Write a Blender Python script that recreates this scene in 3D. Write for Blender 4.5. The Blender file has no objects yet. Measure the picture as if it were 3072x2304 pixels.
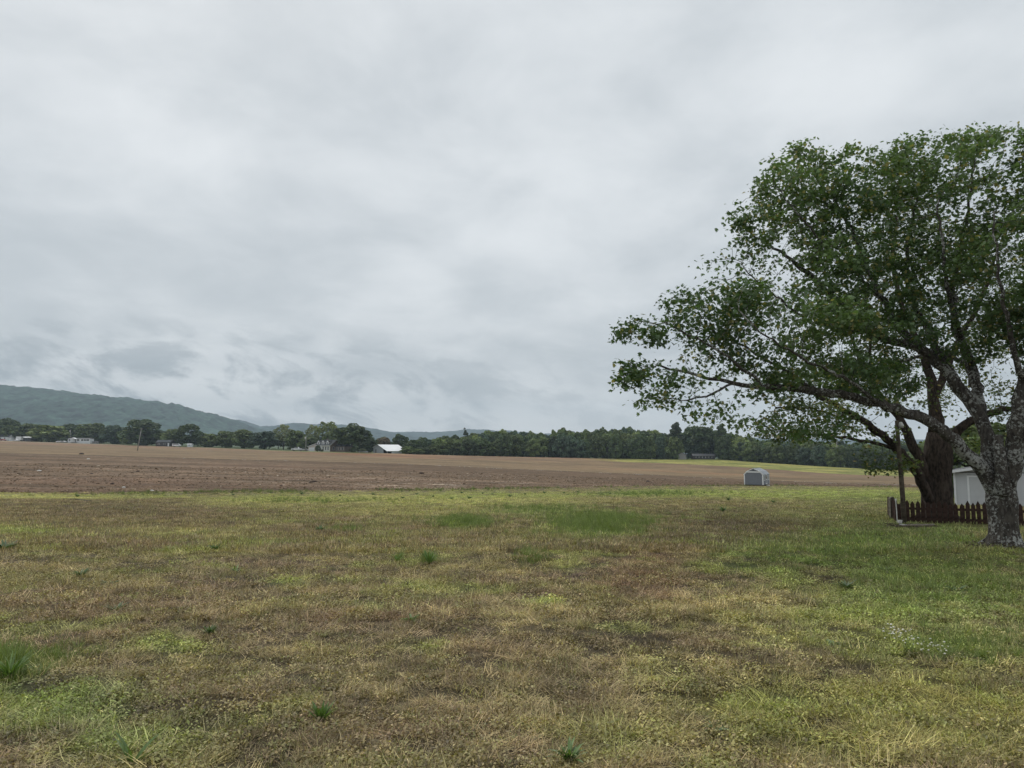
import bpy, math, random
import numpy as np
from mathutils import Vector, kdtree

random.seed(7)
RNG = np.random.default_rng(7)
SC = bpy.context.scene
COL = SC.collection

# ------------------------------------------------------------------ camera
F_PX, CX, CY = 2130.0, 1536.0, 1152.0          # focal length and centre of a 3072 x 2304 picture
PITCH = math.radians(5.44)
EYE = 1.65
cam_data = bpy.data.cameras.new('camera')
cam_data.sensor_width = 36.0
cam_data.lens = 36.0 * F_PX / 3072.0
cam_data.clip_start = 0.05
cam_data.clip_end = 30000.0
cam = bpy.data.objects.new('camera', cam_data)
cam.location = (0, 0, EYE)
cam.rotation_euler = (math.radians(90) + PITCH, 0, 0)
COL.objects.link(cam)
SC.camera = cam

# ------------------------------------------------------------------ sky and sun
SUN_EL, SUN_AZ = math.radians(52), math.radians(-35)
world = bpy.data.worlds.new('World')
SC.world = world
world.use_nodes = True


def build_world():
    nt = world.node_tree
    nt.nodes.clear()
    N, L = nt.nodes.new, nt.links.new

    def math_n(op, a, b=None, clamp=False):
        n = N('ShaderNodeMath'); n.operation = op; n.use_clamp = clamp
        for i, v in enumerate((a, b)):
            if v is None: continue
            if isinstance(v, (int, float)): n.inputs[i].default_value = v
            else: L(v, n.inputs[i])
        return n.outputs[0]

    def ramp(v, lo, hi):
        n = N('ShaderNodeMapRange'); n.interpolation_type = 'SMOOTHSTEP'
        L(v, n.inputs[0]); n.inputs[1].default_value = lo; n.inputs[2].default_value = hi
        return n.outputs[0]

    def noise(vec, scale, detail, rough, dist=0.0):
        n = N('ShaderNodeTexNoise'); n.noise_dimensions = '3D'
        L(vec, n.inputs['Vector']); n.inputs['Scale'].default_value = scale
        n.inputs['Detail'].default_value = detail; n.inputs['Roughness'].default_value = rough
        n.inputs['Distortion'].default_value = dist
        return n.outputs['Fac']

    def mixc(f, a, b):
        n = N('ShaderNodeMix'); n.data_type = 'RGBA'
        if isinstance(f, (int, float)): n.inputs[0].default_value = f
        else: L(f, n.inputs[0])
        for i, v in ((6, a), (7, b)):
            if isinstance(v, tuple): n.inputs[i].default_value = v
            else: L(v, n.inputs[i])
        return n.outputs[2]

    sky = N('ShaderNodeTexSky'); sky.sky_type = 'NISHITA'; sky.sun_disc = False
    sky.sun_elevation = SUN_EL; sky.sun_rotation = SUN_AZ % (2 * math.pi); sky.dust_density = 3.0
    tc = N('ShaderNodeTexCoord')
    sep = N('ShaderNodeSeparateXYZ'); L(tc.outputs['Generated'], sep.inputs[0])
    x, y, z = sep.outputs
    zc = math_n('MAXIMUM', z, 0.0)
    den = math_n('ADD', zc, 0.24)
    comb = N('ShaderNodeCombineXYZ')
    L(math_n('DIVIDE', x, den), comb.inputs[0]); L(math_n('DIVIDE', y, den), comb.inputs[1])
    plane = comb.outputs[0]
    # high even cloud deck, softly mottled
    n1 = noise(plane, 0.85, 3.0, 0.5, 0.2)
    n2 = noise(plane, 2.6, 6.0, 0.58, 0.25)
    deck = math_n('ADD', math_n('MULTIPLY', n1, 0.62), math_n('MULTIPLY', n2, 0.38))
    deckf = ramp(deck, 0.36, 0.64)
    K = 10.0                                      # cloud radiance is given for a background strength of 0.1
    def c(r, g, b): return (r * K, g * K, b * K, 1.0)
    col = mixc(deckf, c(0.455, 0.490, 0.515), c(0.680, 0.705, 0.720))
    # lower, ragged scud below the deck, thicker towards the ridge on the left
    strd = N('ShaderNodeCombineXYZ')
    L(math_n('MULTIPLY', math_n('ADD', x, math_n('MULTIPLY', z, 0.9)), 1.0), strd.inputs[0])
    L(y, strd.inputs[1]); L(math_n('MULTIPLY', z, 1.9), strd.inputs[2])
    n3 = noise(strd.outputs[0], 9.5, 9.0, 0.64, 0.35)
    band = math_n('MULTIPLY', ramp(z, 0.012, 0.04), math_n('SUBTRACT', 1.0, ramp(z, 0.085, 0.20)))
    left = math_n('ADD', 0.35, math_n('MULTIPLY', ramp(math_n('MULTIPLY', x, -1.0), -0.15, 0.4), 0.65))
    scud = math_n('MULTIPLY', math_n('MULTIPLY', ramp(n3, 0.445, 0.60), band), left)
    # brighter gap just above the skyline
    n4 = noise(strd.outputs[0], 5.0, 4.0, 0.5, 0.3)
    low = math_n('SUBTRACT', 1.0, ramp(z, 0.015, 0.12))
    col = mixc(math_n('MULTIPLY', low, math_n('ADD', 0.25, math_n('MULTIPLY', n4, 0.8)), True), col, c(0.82, 0.84, 0.84))
    col = mixc(math_n('MULTIPLY', scud, 0.9), col, c(0.285, 0.325, 0.355))
    col = mixc(0.95, sky.outputs[0], col)
    bg = N('ShaderNodeBackground'); bg.inputs[1].default_value = 0.1
    L(col, bg.inputs[0])
    out = N('ShaderNodeOutputWorld'); L(bg.outputs[0], out.inputs[0])


build_world()
sun_dir = Vector((math.sin(SUN_AZ) * math.cos(SUN_EL), math.cos(SUN_AZ) * math.cos(SUN_EL), math.sin(SUN_EL)))
sl = bpy.data.lights.new('sun', 'SUN')
sl.energy = 1.5
sl.angle = math.radians(50)
sl.color = (1.0, 0.97, 0.92)
so = bpy.data.objects.new('sun', sl)
so.rotation_euler = (-sun_dir).to_track_quat('-Z', 'Y').to_euler()
so.location = (0, 0, 100)
COL.objects.link(so)

SC.view_settings.view_transform = 'Standard'
SC.view_settings.look = 'None'
SC.view_settings.exposure = 0.32
SC.view_settings.gamma = 1.0
SC.view_settings.use_curve_mapping = False
SC.render.engine = 'CYCLES'
SC.cycles.use_denoising = True
SC.cycles.max_bounces = 6
SC.cycles.diffuse_bounces = 3
SC.cycles.glossy_bounces = 2
SC.cycles.transmission_bounces = 4
SC.cycles.transparent_max_bounces = 8
SC.cycles.volume_bounces = 0
SC.cycles.caustics_reflective = False
SC.cycles.caustics_refractive = False

# ------------------------------------------------------------------ small maths helpers
CT, ST = math.cos(PITCH), math.sin(PITCH)


def ray(u, v):
    a = (u - CX) / F_PX; b = (CY - v) / F_PX
    return a, CT - b * ST, ST + b * CT


def at(u, v, Y):
    """the point at forward distance Y that the picture position (u, v) looks at"""
    dx, dy, dz = ray(u, v)
    t = Y / dy
    return Vector((dx * t, Y, EYE + dz * t))


def z_of(v, Y):
    _, dy, dz = ray(CX, v)
    return EYE + dz / dy * Y


def hash2(ix, iy, seed):
    ix = ix.astype(np.int64).astype(np.uint64); iy = iy.astype(np.int64).astype(np.uint64)
    h = ix * np.uint64(374761393) + iy * np.uint64(668265263) + np.uint64(seed * 974711 + 13)
    h &= np.uint64(0xffffffff)
    h = ((h ^ (h >> np.uint64(13))) * np.uint64(1274126177)) & np.uint64(0xffffffff)
    h = ((h ^ (h >> np.uint64(16))) * np.uint64(2246822519)) & np.uint64(0xffffffff)
    return (h ^ (h >> np.uint64(15))).astype(np.float64) / 4294967296.0


def vnoise(x, y, seed=0):
    x = np.asarray(x, float); y = np.asarray(y, float)
    ix, iy = np.floor(x), np.floor(y)
    fx, fy = x - ix, y - iy
    fx = fx * fx * (3 - 2 * fx); fy = fy * fy * (3 - 2 * fy)
    a = hash2(ix, iy, seed); b = hash2(ix + 1, iy, seed)
    c = hash2(ix, iy + 1, seed); d = hash2(ix + 1, iy + 1, seed)
    return (a * (1 - fx) + b * fx) * (1 - fy) + (c * (1 - fx) + d * fx) * fy


def fbm(x, y, seed=0, octv=4):
    s = 0.0; amp = 0.5; tot = 0.0
    for o in range(octv):
        s = s + amp * vnoise(np.asarray(x) * 2 ** o + 17.3 * o, np.asarray(y) * 2 ** o - 9.1 * o, seed + o)
        tot += amp; amp *= 0.5
    return s / tot


def sstep(x, lo, hi):
    t = np.clip((x - lo) / (hi - lo), 0, 1)
    return t * t * (3 - 2 * t)


def pchip(xs, ys, q):
    xs = np.asarray(xs, float); ys = np.asarray(ys, float)
    h = np.diff(xs); d = np.diff(ys) / h
    m = np.zeros(len(xs)); m[0] = d[0]; m[-1] = d[-1]
    for i in range(1, len(xs) - 1):
        if d[i - 1] * d[i] > 0:
            w1 = 2 * h[i] + h[i - 1]; w2 = h[i] + 2 * h[i - 1]
            m[i] = (w1 + w2) / (w1 / d[i - 1] + w2 / d[i])
    i = np.clip(np.searchsorted(xs, q) - 1, 0, len(xs) - 2)
    t = (q - xs[i]) / h[i]
    t2, t3 = t * t, t * t * t
    return (2*t3 - 3*t2 + 1) * ys[i] + (t3 - 2*t2 + t) * h[i] * m[i] + (-2*t3 + 3*t2) * ys[i+1] + (t3 - t2) * h[i] * m[i+1]


def srgb(r, g, b, k=1.0):
    f = lambda c: ((c / 255 + 0.055) / 1.055) ** 2.4 if c > 10 else c / 255 / 12.92
    return np.array([f(r), f(g), f(b)]) * k


# ------------------------------------------------------------------ materials
def new_mat(name):
    m = bpy.data.materials.new(name); m.use_nodes = True
    m.node_tree.nodes.clear()
    return m


class NT:
    """thin wrapper round a material's node tree"""
    def __init__(s, name):
        s.m = new_mat(name); s.t = s.m.node_tree
        s.out = s.t.nodes.new('ShaderNodeOutputMaterial')

    def n(s, kind, **kw):
        nd = s.t.nodes.new('ShaderNode' + kind)
        for k, v in kw.items(): setattr(nd, k, v)
        return nd

    def l(s, a, b): s.t.links.new(a, b)

    def val(s, sock, v):
        if hasattr(v, 'is_linked') or isinstance(v, bpy.types.NodeSocket): s.l(v, sock)
        elif isinstance(v, (tuple, list, np.ndarray)):
            v = tuple(float(q) for q in v)
            sock.default_value = v + (1.0,) if len(v) == 3 and len(sock.default_value) == 4 else v
        else: sock.default_value = v

    def math(s, op, a, b=0.0, clamp=False):
        nd = s.n('Math', operation=op, use_clamp=clamp); s.val(nd.inputs[0], a); s.val(nd.inputs[1], b)
        return nd.outputs[0]

    def mix(s, f, a, b, blend='MIX'):
        nd = s.n('Mix', data_type='RGBA', blend_type=blend)
        s.val(nd.inputs[0], f); s.val(nd.inputs[6], a); s.val(nd.inputs[7], b)
        return nd.outputs[2]

    def coord(s, which='Object', scale=(1, 1, 1)):
        tc = s.n('TexCoord'); mp = s.n('Mapping'); s.l(tc.outputs[which], mp.inputs[0])
        mp.inputs['Scale'].default_value = scale
        return mp.outputs[0]

    def noise(s, vec, scale, detail=4, rough=0.55, dist=0.0):
        nd = s.n('TexNoise'); s.l(vec, nd.inputs['Vector']); nd.inputs['Scale'].default_value = scale
        nd.inputs['Detail'].default_value = detail; nd.inputs['Roughness'].default_value = rough
        nd.inputs['Distortion'].default_value = dist
        return nd.outputs['Fac']

    def rng(s, v, a, b, c=0.0, d=1.0, smooth=True):
        nd = s.n('MapRange'); nd.interpolation_type = 'SMOOTHSTEP' if smooth else 'LINEAR'
        s.val(nd.inputs[0], v)
        for i, q in enumerate((a, b, c, d)): nd.inputs[i + 1].default_value = q
        return nd.outputs[0]

    def attr(s, name, kind='GEOMETRY'):
        nd = s.n('Attribute'); nd.attribute_name = name; nd.attribute_type = kind
        return nd

    def bump(s, h, strength, dist):
        nd = s.n('Bump'); nd.inputs['Strength'].default_value = strength; nd.inputs['Distance'].default_value = dist
        s.l(h, nd.inputs['Height'])
        return nd.outputs[0]

    def principled(s, color, rough=0.8, normal=None, metal=0.0, spec=0.3):
        p = s.n('BsdfPrincipled'); s.val(p.inputs['Base Color'], color); s.val(p.inputs['Roughness'], rough)
        s.val(p.inputs['Metallic'], metal); p.inputs['Specular IOR Level'].default_value = spec
        if normal is not None: s.l(normal, p.inputs['Normal'])
        s.l(p.outputs[0], s.out.inputs[0])
        return s.m

    def leaf(s, color, trans=0.35, gloss=0.04):
        d = s.n('BsdfDiffuse'); s.val(d.inputs[0], color)
        t = s.n('BsdfTranslucent'); s.val(t.inputs[0], s.mix(1.0, color, (1.0, 1.08, 0.55), 'MULTIPLY'))
        mx = s.n('MixShader'); mx.inputs[0].default_value = trans
        s.l(d.outputs[0], mx.inputs[1]); s.l(t.outputs[0], mx.inputs[2])
        last = mx
        if gloss:
            g = s.n('BsdfGlossy'); g.inputs['Roughness'].default_value = 0.45; g.inputs[0].default_value = (1, 1, 1, 1)
            m2 = s.n('MixShader'); m2.inputs[0].default_value = gloss
            s.l(mx.outputs[0], m2.inputs[1]); s.l(g.outputs[0], m2.inputs[2]); last = m2
        s.l(last.outputs[0], s.out.inputs[0])
        return s.m


def plain(name, color, rough=0.7, var=0.25, scale=3.0, spec=0.3, metal=0.0, bump=0.0):
    t = NT(name); co = t.coord()
    f = t.noise(co, scale, 5, 0.6)
    c = t.mix(t.rng(f, 0.3, 0.7), tuple(np.array(color) * (1 - var)), tuple(np.minimum(np.array(color) * (1 + var * 0.6), 0.95)))
    nrm = t.bump(t.noise(co, scale * 4, 4, 0.6), 0.4, bump) if bump else None
    return t.principled(c, rough, nrm, metal, spec)


# ------------------------------------------------------------------ mesh helpers
def mesh_np(name, verts, faces_flat, counts, mat=None, smooth=False, attrs=None):
    """verts (n,3); faces_flat loop indices; counts loops per face"""
    me = bpy.data.meshes.new(name)
    verts = np.asarray(verts, np.float32); faces_flat = np.asarray(faces_flat, np.int32); counts = np.asarray(counts, np.int32)
    me.vertices.add(len(verts)); me.vertices.foreach_set('co', verts.ravel())
    me.loops.add(len(faces_flat)); me.loops.foreach_set('vertex_index', faces_flat)
    me.polygons.add(len(counts))
    st = np.zeros(len(counts), np.int32); st[1:] = np.cumsum(counts)[:-1]
    me.polygons.foreach_set('loop_start', st)
    if smooth: me.polygons.foreach_set('use_smooth', np.ones(len(counts), bool))
    me.update(calc_edges=True)
    for k, a in (attrs or {}).items():
        a = np.asarray(a, np.float32)
        if a.ndim == 2:
            at_ = me.attributes.new(k, 'FLOAT_COLOR', 'POINT')
            if a.shape[1] == 3: a = np.hstack([a, np.ones((len(a), 1), np.float32)])
            at_.data.foreach_set('color', a.ravel())
        else:
            at_ = me.attributes.new(k, 'FLOAT', 'POINT'); at_.data.foreach_set('value', a)
    if mat: me.materials.append(mat)
    return me


def link(name, me, parent=None):
    o = bpy.data.objects.new(name, me); COL.objects.link(o)
    if parent is not None: o.parent = parent
    return o


def tag(o, label=None, cat=None, group=None, kind=None):
    if label: o['label'] = label
    if cat: o['category'] = cat
    if group: o['group'] = group
    if kind: o['kind'] = kind
    return o


def empty(name, loc, rz=0.0, label=None, cat=None, group=None):
    o = bpy.data.objects.new(name, None); o.empty_display_size = 0.2
    o.location = loc; o.rotation_euler = (0, 0, rz); COL.objects.link(o)
    return tag(o, label, cat, group)


class MB:
    """collects boxes, prisms, bars and tubes of ONE part"""
    def __init__(s): s.v = []; s.f = []

    def add(s, vs, fs):
        k = len(s.v); s.v += [tuple(v) for v in vs]; s.f += [tuple(i + k for i in f) for f in fs]; return s

    def box(s, x0, x1, y0, y1, z0, z1):
        return s.add([(x0,y0,z0),(x1,y0,z0),(x1,y1,z0),(x0,y1,z0),(x0,y0,z1),(x1,y0,z1),(x1,y1,z1),(x0,y1,z1)],
                     [(0,3,2,1),(4,5,6,7),(0,1,5,4),(1,2,6,5),(2,3,7,6),(3,0,4,7)])

    def prism(s, poly, y0, y1):
        """poly: (x, z) outline, counter-clockwise seen from -y"""
        n = len(poly)
        vs = [(x, y0, z) for x, z in poly] + [(x, y1, z) for x, z in poly]
        fs = [tuple(range(n)), tuple(range(2 * n - 1, n - 1, -1))]
        for i in range(n):
            j = (i + 1) % n; fs.append((i, i + n, j + n, j))
        return s.add(vs, fs)

    def prism_x(s, poly, x0, x1):
        """poly: (y, z) outline run along x"""
        n = len(poly)
        vs = [(x0, y, z) for y, z in poly] + [(x1, y, z) for y, z in poly]
        fs = [tuple(range(n - 1, -1, -1)), tuple(range(n, 2 * n))]
        for i in range(n):
            j = (i + 1) % n; fs.append((i, j, j + n, i + n))
        return s.add(vs, fs)

    def bar(s, p, q, w, h):
        p, q = Vector(p), Vector(q); d = (q - p).normalized()
        up = Vector((0, 0, 1)) if abs(d.z) < 0.95 else Vector((0, 1, 0))
        r = d.cross(up).normalized() * w / 2; u2 = r.cross(d).normalized() * h / 2
        vs = [p - r - u2, p + r - u2, p + r + u2, p - r + u2, q - r - u2, q + r - u2, q + r + u2, q - r + u2]
        return s.add(vs, [(0,3,2,1),(4,5,6,7),(0,1,5,4),(1,2,6,5),(2,3,7,6),(3,0,4,7)])

    def tube(s, pts, rad, n=8, cap=True, wob=0.0):
        pts = [Vector(p) for p in pts]; rings = []
        base = len(s.v); ref = None
        for i, p in enumerate(pts):
            d = (pts[min(i + 1, len(pts) - 1)] - pts[max(i - 1, 0)]).normalized()
            if ref is None: ref = d.orthogonal().normalized()
            ref = (ref - d * ref.dot(d)).normalized()
            b = d.cross(ref); r = rad[i] if hasattr(rad, '__len__') else rad
            for k in range(n):
                a = 2 * math.pi * k / n
                q = r * (1 + wob * (math.sin(3 * a + 1.3 * p.z) * .5 + math.sin(5 * a - 2.1 * p.z + p.x) * .35 + math.sin(2 * a + 4.0 * p.z + 2 * p.x) * .4)) if wob else r
                s.v.append(tuple(p + (ref * math.cos(a) + b * math.sin(a)) * q))
        for i in range(len(pts) - 1):
            for k in range(n):
                a = base + i * n + k; b2 = base + i * n + (k + 1) % n
                s.f.append((a, b2, b2 + n, a + n))
        if cap:
            s.f.append(tuple(base + k for k in range(n - 1, -1, -1)))
            e = base + (len(pts) - 1) * n
            s.f.append(tuple(e + k for k in range(n)))
        return s

    def mesh(s, name, mat, smooth=False):
        me = bpy.data.meshes.new(name); me.from_pydata(s.v, [], s.f)
        if smooth: me.polygons.foreach_set('use_smooth', [True] * len(me.polygons))
        me.materials.append(mat); me.update()
        return me

    def build(s, name, mat, parent=None, smooth=False, loc=None):
        o = link(name, s.mesh(name, mat, smooth), parent)
        if loc is not None: o.location = loc
        return o


def grid_faces(nr, nc):
    i = np.arange(nr - 1)[:, None] * nc + np.arange(nc - 1)[None, :]
    q = np.stack([i, i + 1, i + nc + 1, i + nc], -1).reshape(-1)
    return q, np.full((nr - 1) * (nc - 1), 4, np.int32)


# ------------------------------------------------------------------ terrain
# columns: picture column -> (lawn edge Y, v), (terrace line), (pasture edge), (crest / wood edge)
COLS = [
    (-900, (54, 1494), (175, 1335), (440, 1304), (480, 1296)),
    (0,    (70, 1480), (200, 1360), (470, 1325), (500, 1322)),
    (300,  (73, 1478), (205, 1367), (470, 1334), (490, 1332)),
    (620,  (77, 1475), (212, 1376), (385, 1345), (400, 1343)),
    (1000, (83, 1472), (220, 1386), (335, 1358), (350, 1355)),
    (1250, (90, 1469), (228, 1394), (340, 1366), (352, 1363)),
    (1500, (99, 1465), (232, 1405), (355, 1371), (370, 1369)),
    (1750, (111, 1461.5), (238, 1416), (360, 1379), (380, 1374)),
    (1900, (119, 1459), (240, 1422), (355, 1387), (390, 1377)),
    (2150, (127, 1457), (235, 1434), (330, 1397), (388, 1379)),
    (2300, (131, 1456.3), (225, 1441), (310, 1407), (375, 1389)),
    (2500, (136, 1459), (215, 1449), (290, 1421), (350, 1401)),
    (2700, (140, 1462), (205, 1454), (280, 1429), (340, 1411)),
    (2860, (143, 1467), (200, 1458), (275, 1436), (330, 1418)),
    (3500, (150, 1480), (200, 1468), (270, 1446), (330, 1425)),
    (4600, (150, 1480), (200, 1468), (270, 1446), (330, 1425)),
]
SLOPE = 0.035
CU = np.array([c[0] for c in COLS], float)
YT = np.arange(0, 901, 1.0)
UT = np.arange(-900, 4601, 20.0)


def _table():
    rows = []
    for c in COLS:
        ys = [0, 20, 42]; zs = [-SLOPE * q for q in ys]
        for (Y, v) in c[1:]: ys.append(Y); zs.append(z_of(v, Y))
        ys.append(900); zs.append(z_of(c[4][1] - 4, 900))
        rows.append(pchip(ys, zs, YT))
    rows = np.array(rows)
    tab = np.stack([pchip(CU, rows[:, j], UT) for j in range(len(YT))], 1)
    k = np.ones(9) / 9.0                       # take the creases out of the slopes
    pad = np.pad(tab, ((0, 0), (4, 4)), 'edge')
    sm = np.apply_along_axis(lambda r: np.convolve(r, k, 'valid'), 1, pad)
    w = sstep(YT, 46, 60)[None, :]
    return tab * (1 - w) + sm * w


ZT = _table()


def ucol(X, Y):
    return CX + F_PX * 1.0046 * np.asarray(X, float) / np.maximum(np.asarray(Y, float), 6.0)


def zfun(X, Y, micro=True):
    X = np.asarray(X, float); Y = np.asarray(Y, float)
    u = np.clip((ucol(X, Y) - UT[0]) / 20.0, 0, len(UT) - 1.001)
    yy = np.clip(Y, 0, 899.0)
    i = u.astype(int); j = yy.astype(int); fu = u - i; fy = yy - j
    z = (ZT[i, j] * (1 - fu) + ZT[i + 1, j] * fu) * (1 - fy) + (ZT[i, j + 1] * (1 - fu) + ZT[i + 1, j + 1] * fu) * fy
    z = np.where(Y < 0, -SLOPE * Y, z)
    if micro:
        near = 1 - sstep(Y, 40, 80)
        z = z + near * (0.09 * (fbm(X / 2.6, Y / 2.6, 3, 3) - 0.5) + 0.035 * (fbm(X / 0.5, Y / 0.5, 5, 2) - 0.5))
        z = z + (1 - near) * 0.10 * (fbm(X / 4.0, Y / 4.0, 8, 3) - 0.5)
    return z


def zat(x, y): return float(zfun(np.array([x]), np.array([y]))[0])


def ground_uv(u, v):
    """lawn position that picture position (u, v) looks at"""
    dx, dy, dz = ray(u, v)
    Y = EYE / (-dz / dy - SLOPE)
    return dx / dy * Y, Y


def to_uv(X, Y):
    z = -SLOPE * Y
    fwd = Y * CT + (z - EYE) * ST; up = -Y * ST + (z - EYE) * CT
    return CX + F_PX * X / fwd, CY - F_PX * up / fwd


# ---- colour of the lawn, by place (what actually grows or has died there)
PAL = dict(
    moss=srgb(128, 126, 74),
    olive=srgb(124, 115, 82), brown=srgb(120, 103, 85), red=srgb(112, 90, 74), yel=srgb(160, 156, 102),
    green=srgb(106, 124, 66), deep=srgb(90, 106, 54), lime=srgb(138, 146, 82), tan=srgb(156, 142, 108), dark=srgb(92, 80, 66),
)
BLOBS = [  # u, v, half width, half height, colour, strength
    (250, 1535, 460, 40, 'brown', 1.0), (420, 1525, 330, 26, 'dark', .5), (600, 1525, 160, 25, 'brown', .8), (0, 1500, 500, 16, 'brown', .5),
    (60, 1487, 330, 9, 'yel', 1.0), (420, 1484, 200, 6, 'lime', .6), (780, 1505, 220, 20, 'yel', .7), (900, 1490, 260, 12, 'lime', .7),
    (1300, 1497, 480, 26, 'yel', .95), (1250, 1535, 300, 14, 'yel', .6), (60, 1600, 140, 18, 'lime', .6), (480, 1590, 260, 12, 'yel', .5),
    (1500, 1480, 260, 12, 'lime', .75), (1800, 1570, 190, 48, 'green', .95), (1400, 1567, 100, 18, 'green', .8), (1600, 1530, 160, 20, 'green', .6),
    (1960, 1476, 220, 10, 'green', .85), (2450, 1480, 560, 18, 'lime', 1.0), (2750, 1500, 350, 25, 'green', .6),
    (2300, 1530, 300, 26, 'olive', .7), (2130, 1545, 170, 26, 'dark', .75), (2280, 1585, 120, 16, 'dark', .8), (2080, 1590, 170, 30, 'brown', .8),
    (1930, 1670, 170, 50, 'brown', .8), (1960, 1745, 150, 45, 'red', .7), (2040, 1790, 60, 14, 'red', .8), (1700, 1650, 260, 35, 'brown', .6),
    (2650, 1640, 520, 110, 'deep', 1.0), (2850, 1760, 420, 110, 'green', .7), (2300, 1680, 190, 40, 'green', .6), (2880, 1670, 220, 28, 'olive', .6),
    (2270, 1790, 170, 60, 'tan', .85), (2330, 1880, 140, 60, 'yel', .6), (2720, 1880, 260, 50, 'yel', .7), (2820, 1960, 300, 60, 'green', .5),
    (2450, 1760, 40, 28, 'red', .8), (2600, 2120, 650, 150, 'moss', .85), (2350, 2180, 360, 130, 'moss', .6), (2850, 2200, 400, 120, 'moss', .8), (2900, 1870, 260, 60, 'green', .5),
    (1350, 1950, 420, 120, 'brown', .7), (1200, 2180, 360, 100, 'brown', .85), (1750, 2060, 170, 60, 'dark', .8), (1300, 1800, 330, 60, 'brown', .55),
    (1650, 1850, 240, 60, 'tan', .4), (1150, 1840, 60, 12, 'red', .9), (900, 2230, 180, 90, 'dark', .6), (760, 2110, 260, 50, 'brown', .6),
    (150, 2120, 330, 130, 'green', .75), (400, 2240, 260, 90, 'green', .6), (520, 1935, 120, 40, 'lime', .8), (880, 1755, 60, 14, 'lime', .9),
    (580, 2020, 300, 50, 'olive', .5), (1000, 1960, 300, 50, 'tan', .35), (2000, 2020, 150, 60, 'lime', .6), (1800, 2230, 220, 70, 'lime', .5),
    (2100, 2240, 160, 60, 'tan', .4), (1620, 1800, 70, 16, 'lime', .8), (320, 1800, 320, 40, 'brown', .6), (250, 1720, 330, 50, 'olive', .7),
    (1000, 1700, 300, 40, 'brown', .5), (600, 1700, 220, 26, 'dark', .3),
    (2330, 1582, 130, 15, 'dark', 1.0), (2210, 1570, 160, 20, 'dark', 1.0), (2110, 1606, 140, 26, 'dark', .9), (2030, 1665, 120, 40, 'red', .9), (1950, 1750, 120, 50, 'red', .9), (1890, 1870, 130, 65, 'dark', .7), (1790, 2030, 150, 80, 'dark', .8), (1690, 2160, 150, 60, 'dark', .55), (1560, 2270, 170, 60, 'brown', .7), (2750, 1820, 420, 60, 'green', .5), (2700, 2050, 420, 80, 'moss', .6),
]


def lawn_col(X, Y, jitter=True):
    X = np.asarray(X, float); Y = np.asarray(Y, float)
    s = np.maximum(Y, 2.0)
    wx = (fbm(X / (0.18 * s + .3), Y / (0.35 * s + .3), 21, 3) - 0.5); wy = (fbm(X / (0.18 * s + .3) + 50, Y / (0.35 * s + .3), 22, 3) - 0.5)
    u, v = to_uv(X, np.maximum(Y, 2.5))
    dep = np.clip(v - 1430, 20, 900)
    u = u + wx * 170; v = v + wy * dep * 0.30
    n = fbm(X / 1.7, Y / 1.7, 31, 4)[..., None]
    c = PAL['olive'] * (1 - sstep(n, .4, .62)) + PAL['brown'] * sstep(n, .4, .62)
    for (bu, bv, ru, rv, key, k) in BLOBS:
        g = k * np.exp(-1.1 * (((u - bu) / ru) ** 2 + ((v - bv) / rv) ** 2) ** 1.5)
        c = c * (1 - g[..., None]) + PAL[key] * g[..., None]
    brn = np.exp(-((u - 250) / 480) ** 4 - ((v - 1532) / 50) ** 4)
    # finer mottling of living and dead growth
    m = fbm(X / 0.42, Y / 0.42, 41, 3)
    m2 = fbm(X / 0.9 + 7, Y / 0.9, 44, 3)
    g = (sstep(m, .54, .68) * .6)[..., None]; c = c * (1 - g) + PAL['dark'] * g
    g = (sstep(m2, .60, .74) * .5 * (1 - .8 * brn))[..., None]; c = c * (1 - g) + PAL['lime'] * 0.9 * g
    g = (sstep(1 - m2, .60, .74) * .4)[..., None]; c = c * (1 - g) + PAL['tan'] * g
    return c


# ---- the sheets, all on one fan of columns so that their edges meet
SCOL = np.concatenate([np.linspace(-1.9, -0.86, 26)[:-1], np.linspace(-0.86, 0.86, 560), np.linspace(0.86, 1.9, 26)[1:]])
APEX = 25.0
NCOL = len(SCOL)
ZB = {k: np.array([c[k][0] for c in COLS], float) for k in (1, 2, 3, 4)}


def bound(k):
    """distance of zone border k along every column of the fan"""
    Y = np.full(NCOL, 150.0)
    for _ in range(25):
        X = SCOL * (Y + APEX)
        Y = 0.5 * Y + 0.5 * pchip(CU, ZB[k], np.clip(ucol(X, Y), -900, 4599))
    return Y


YB = [np.full(NCOL, -14.0)] + [bound(k) for k in (1, 2, 3, 4)]
XE = SCOL * (YB[1] + APEX)
YB[1] = YB[1] + 9.0 * (fbm(XE / 14.0, XE * 0, 61, 3) - 0.5) + 4.0 * (fbm(XE / 2.5, XE * 0, 62, 2) - 0.5)
YB[3] = YB[3] + 3.0 * (fbm(XE / 8.0, XE * 0, 63, 3) - 0.5)


def sheet(ts, Ylo, Yhi, geo=False):
    ts = np.asarray(ts)[:, None]
    Y = Ylo[None, :] * (1 - ts) + Yhi[None, :] * ts
    X = SCOL[None, :] * (Y + APEX)
    return X, Y


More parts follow.
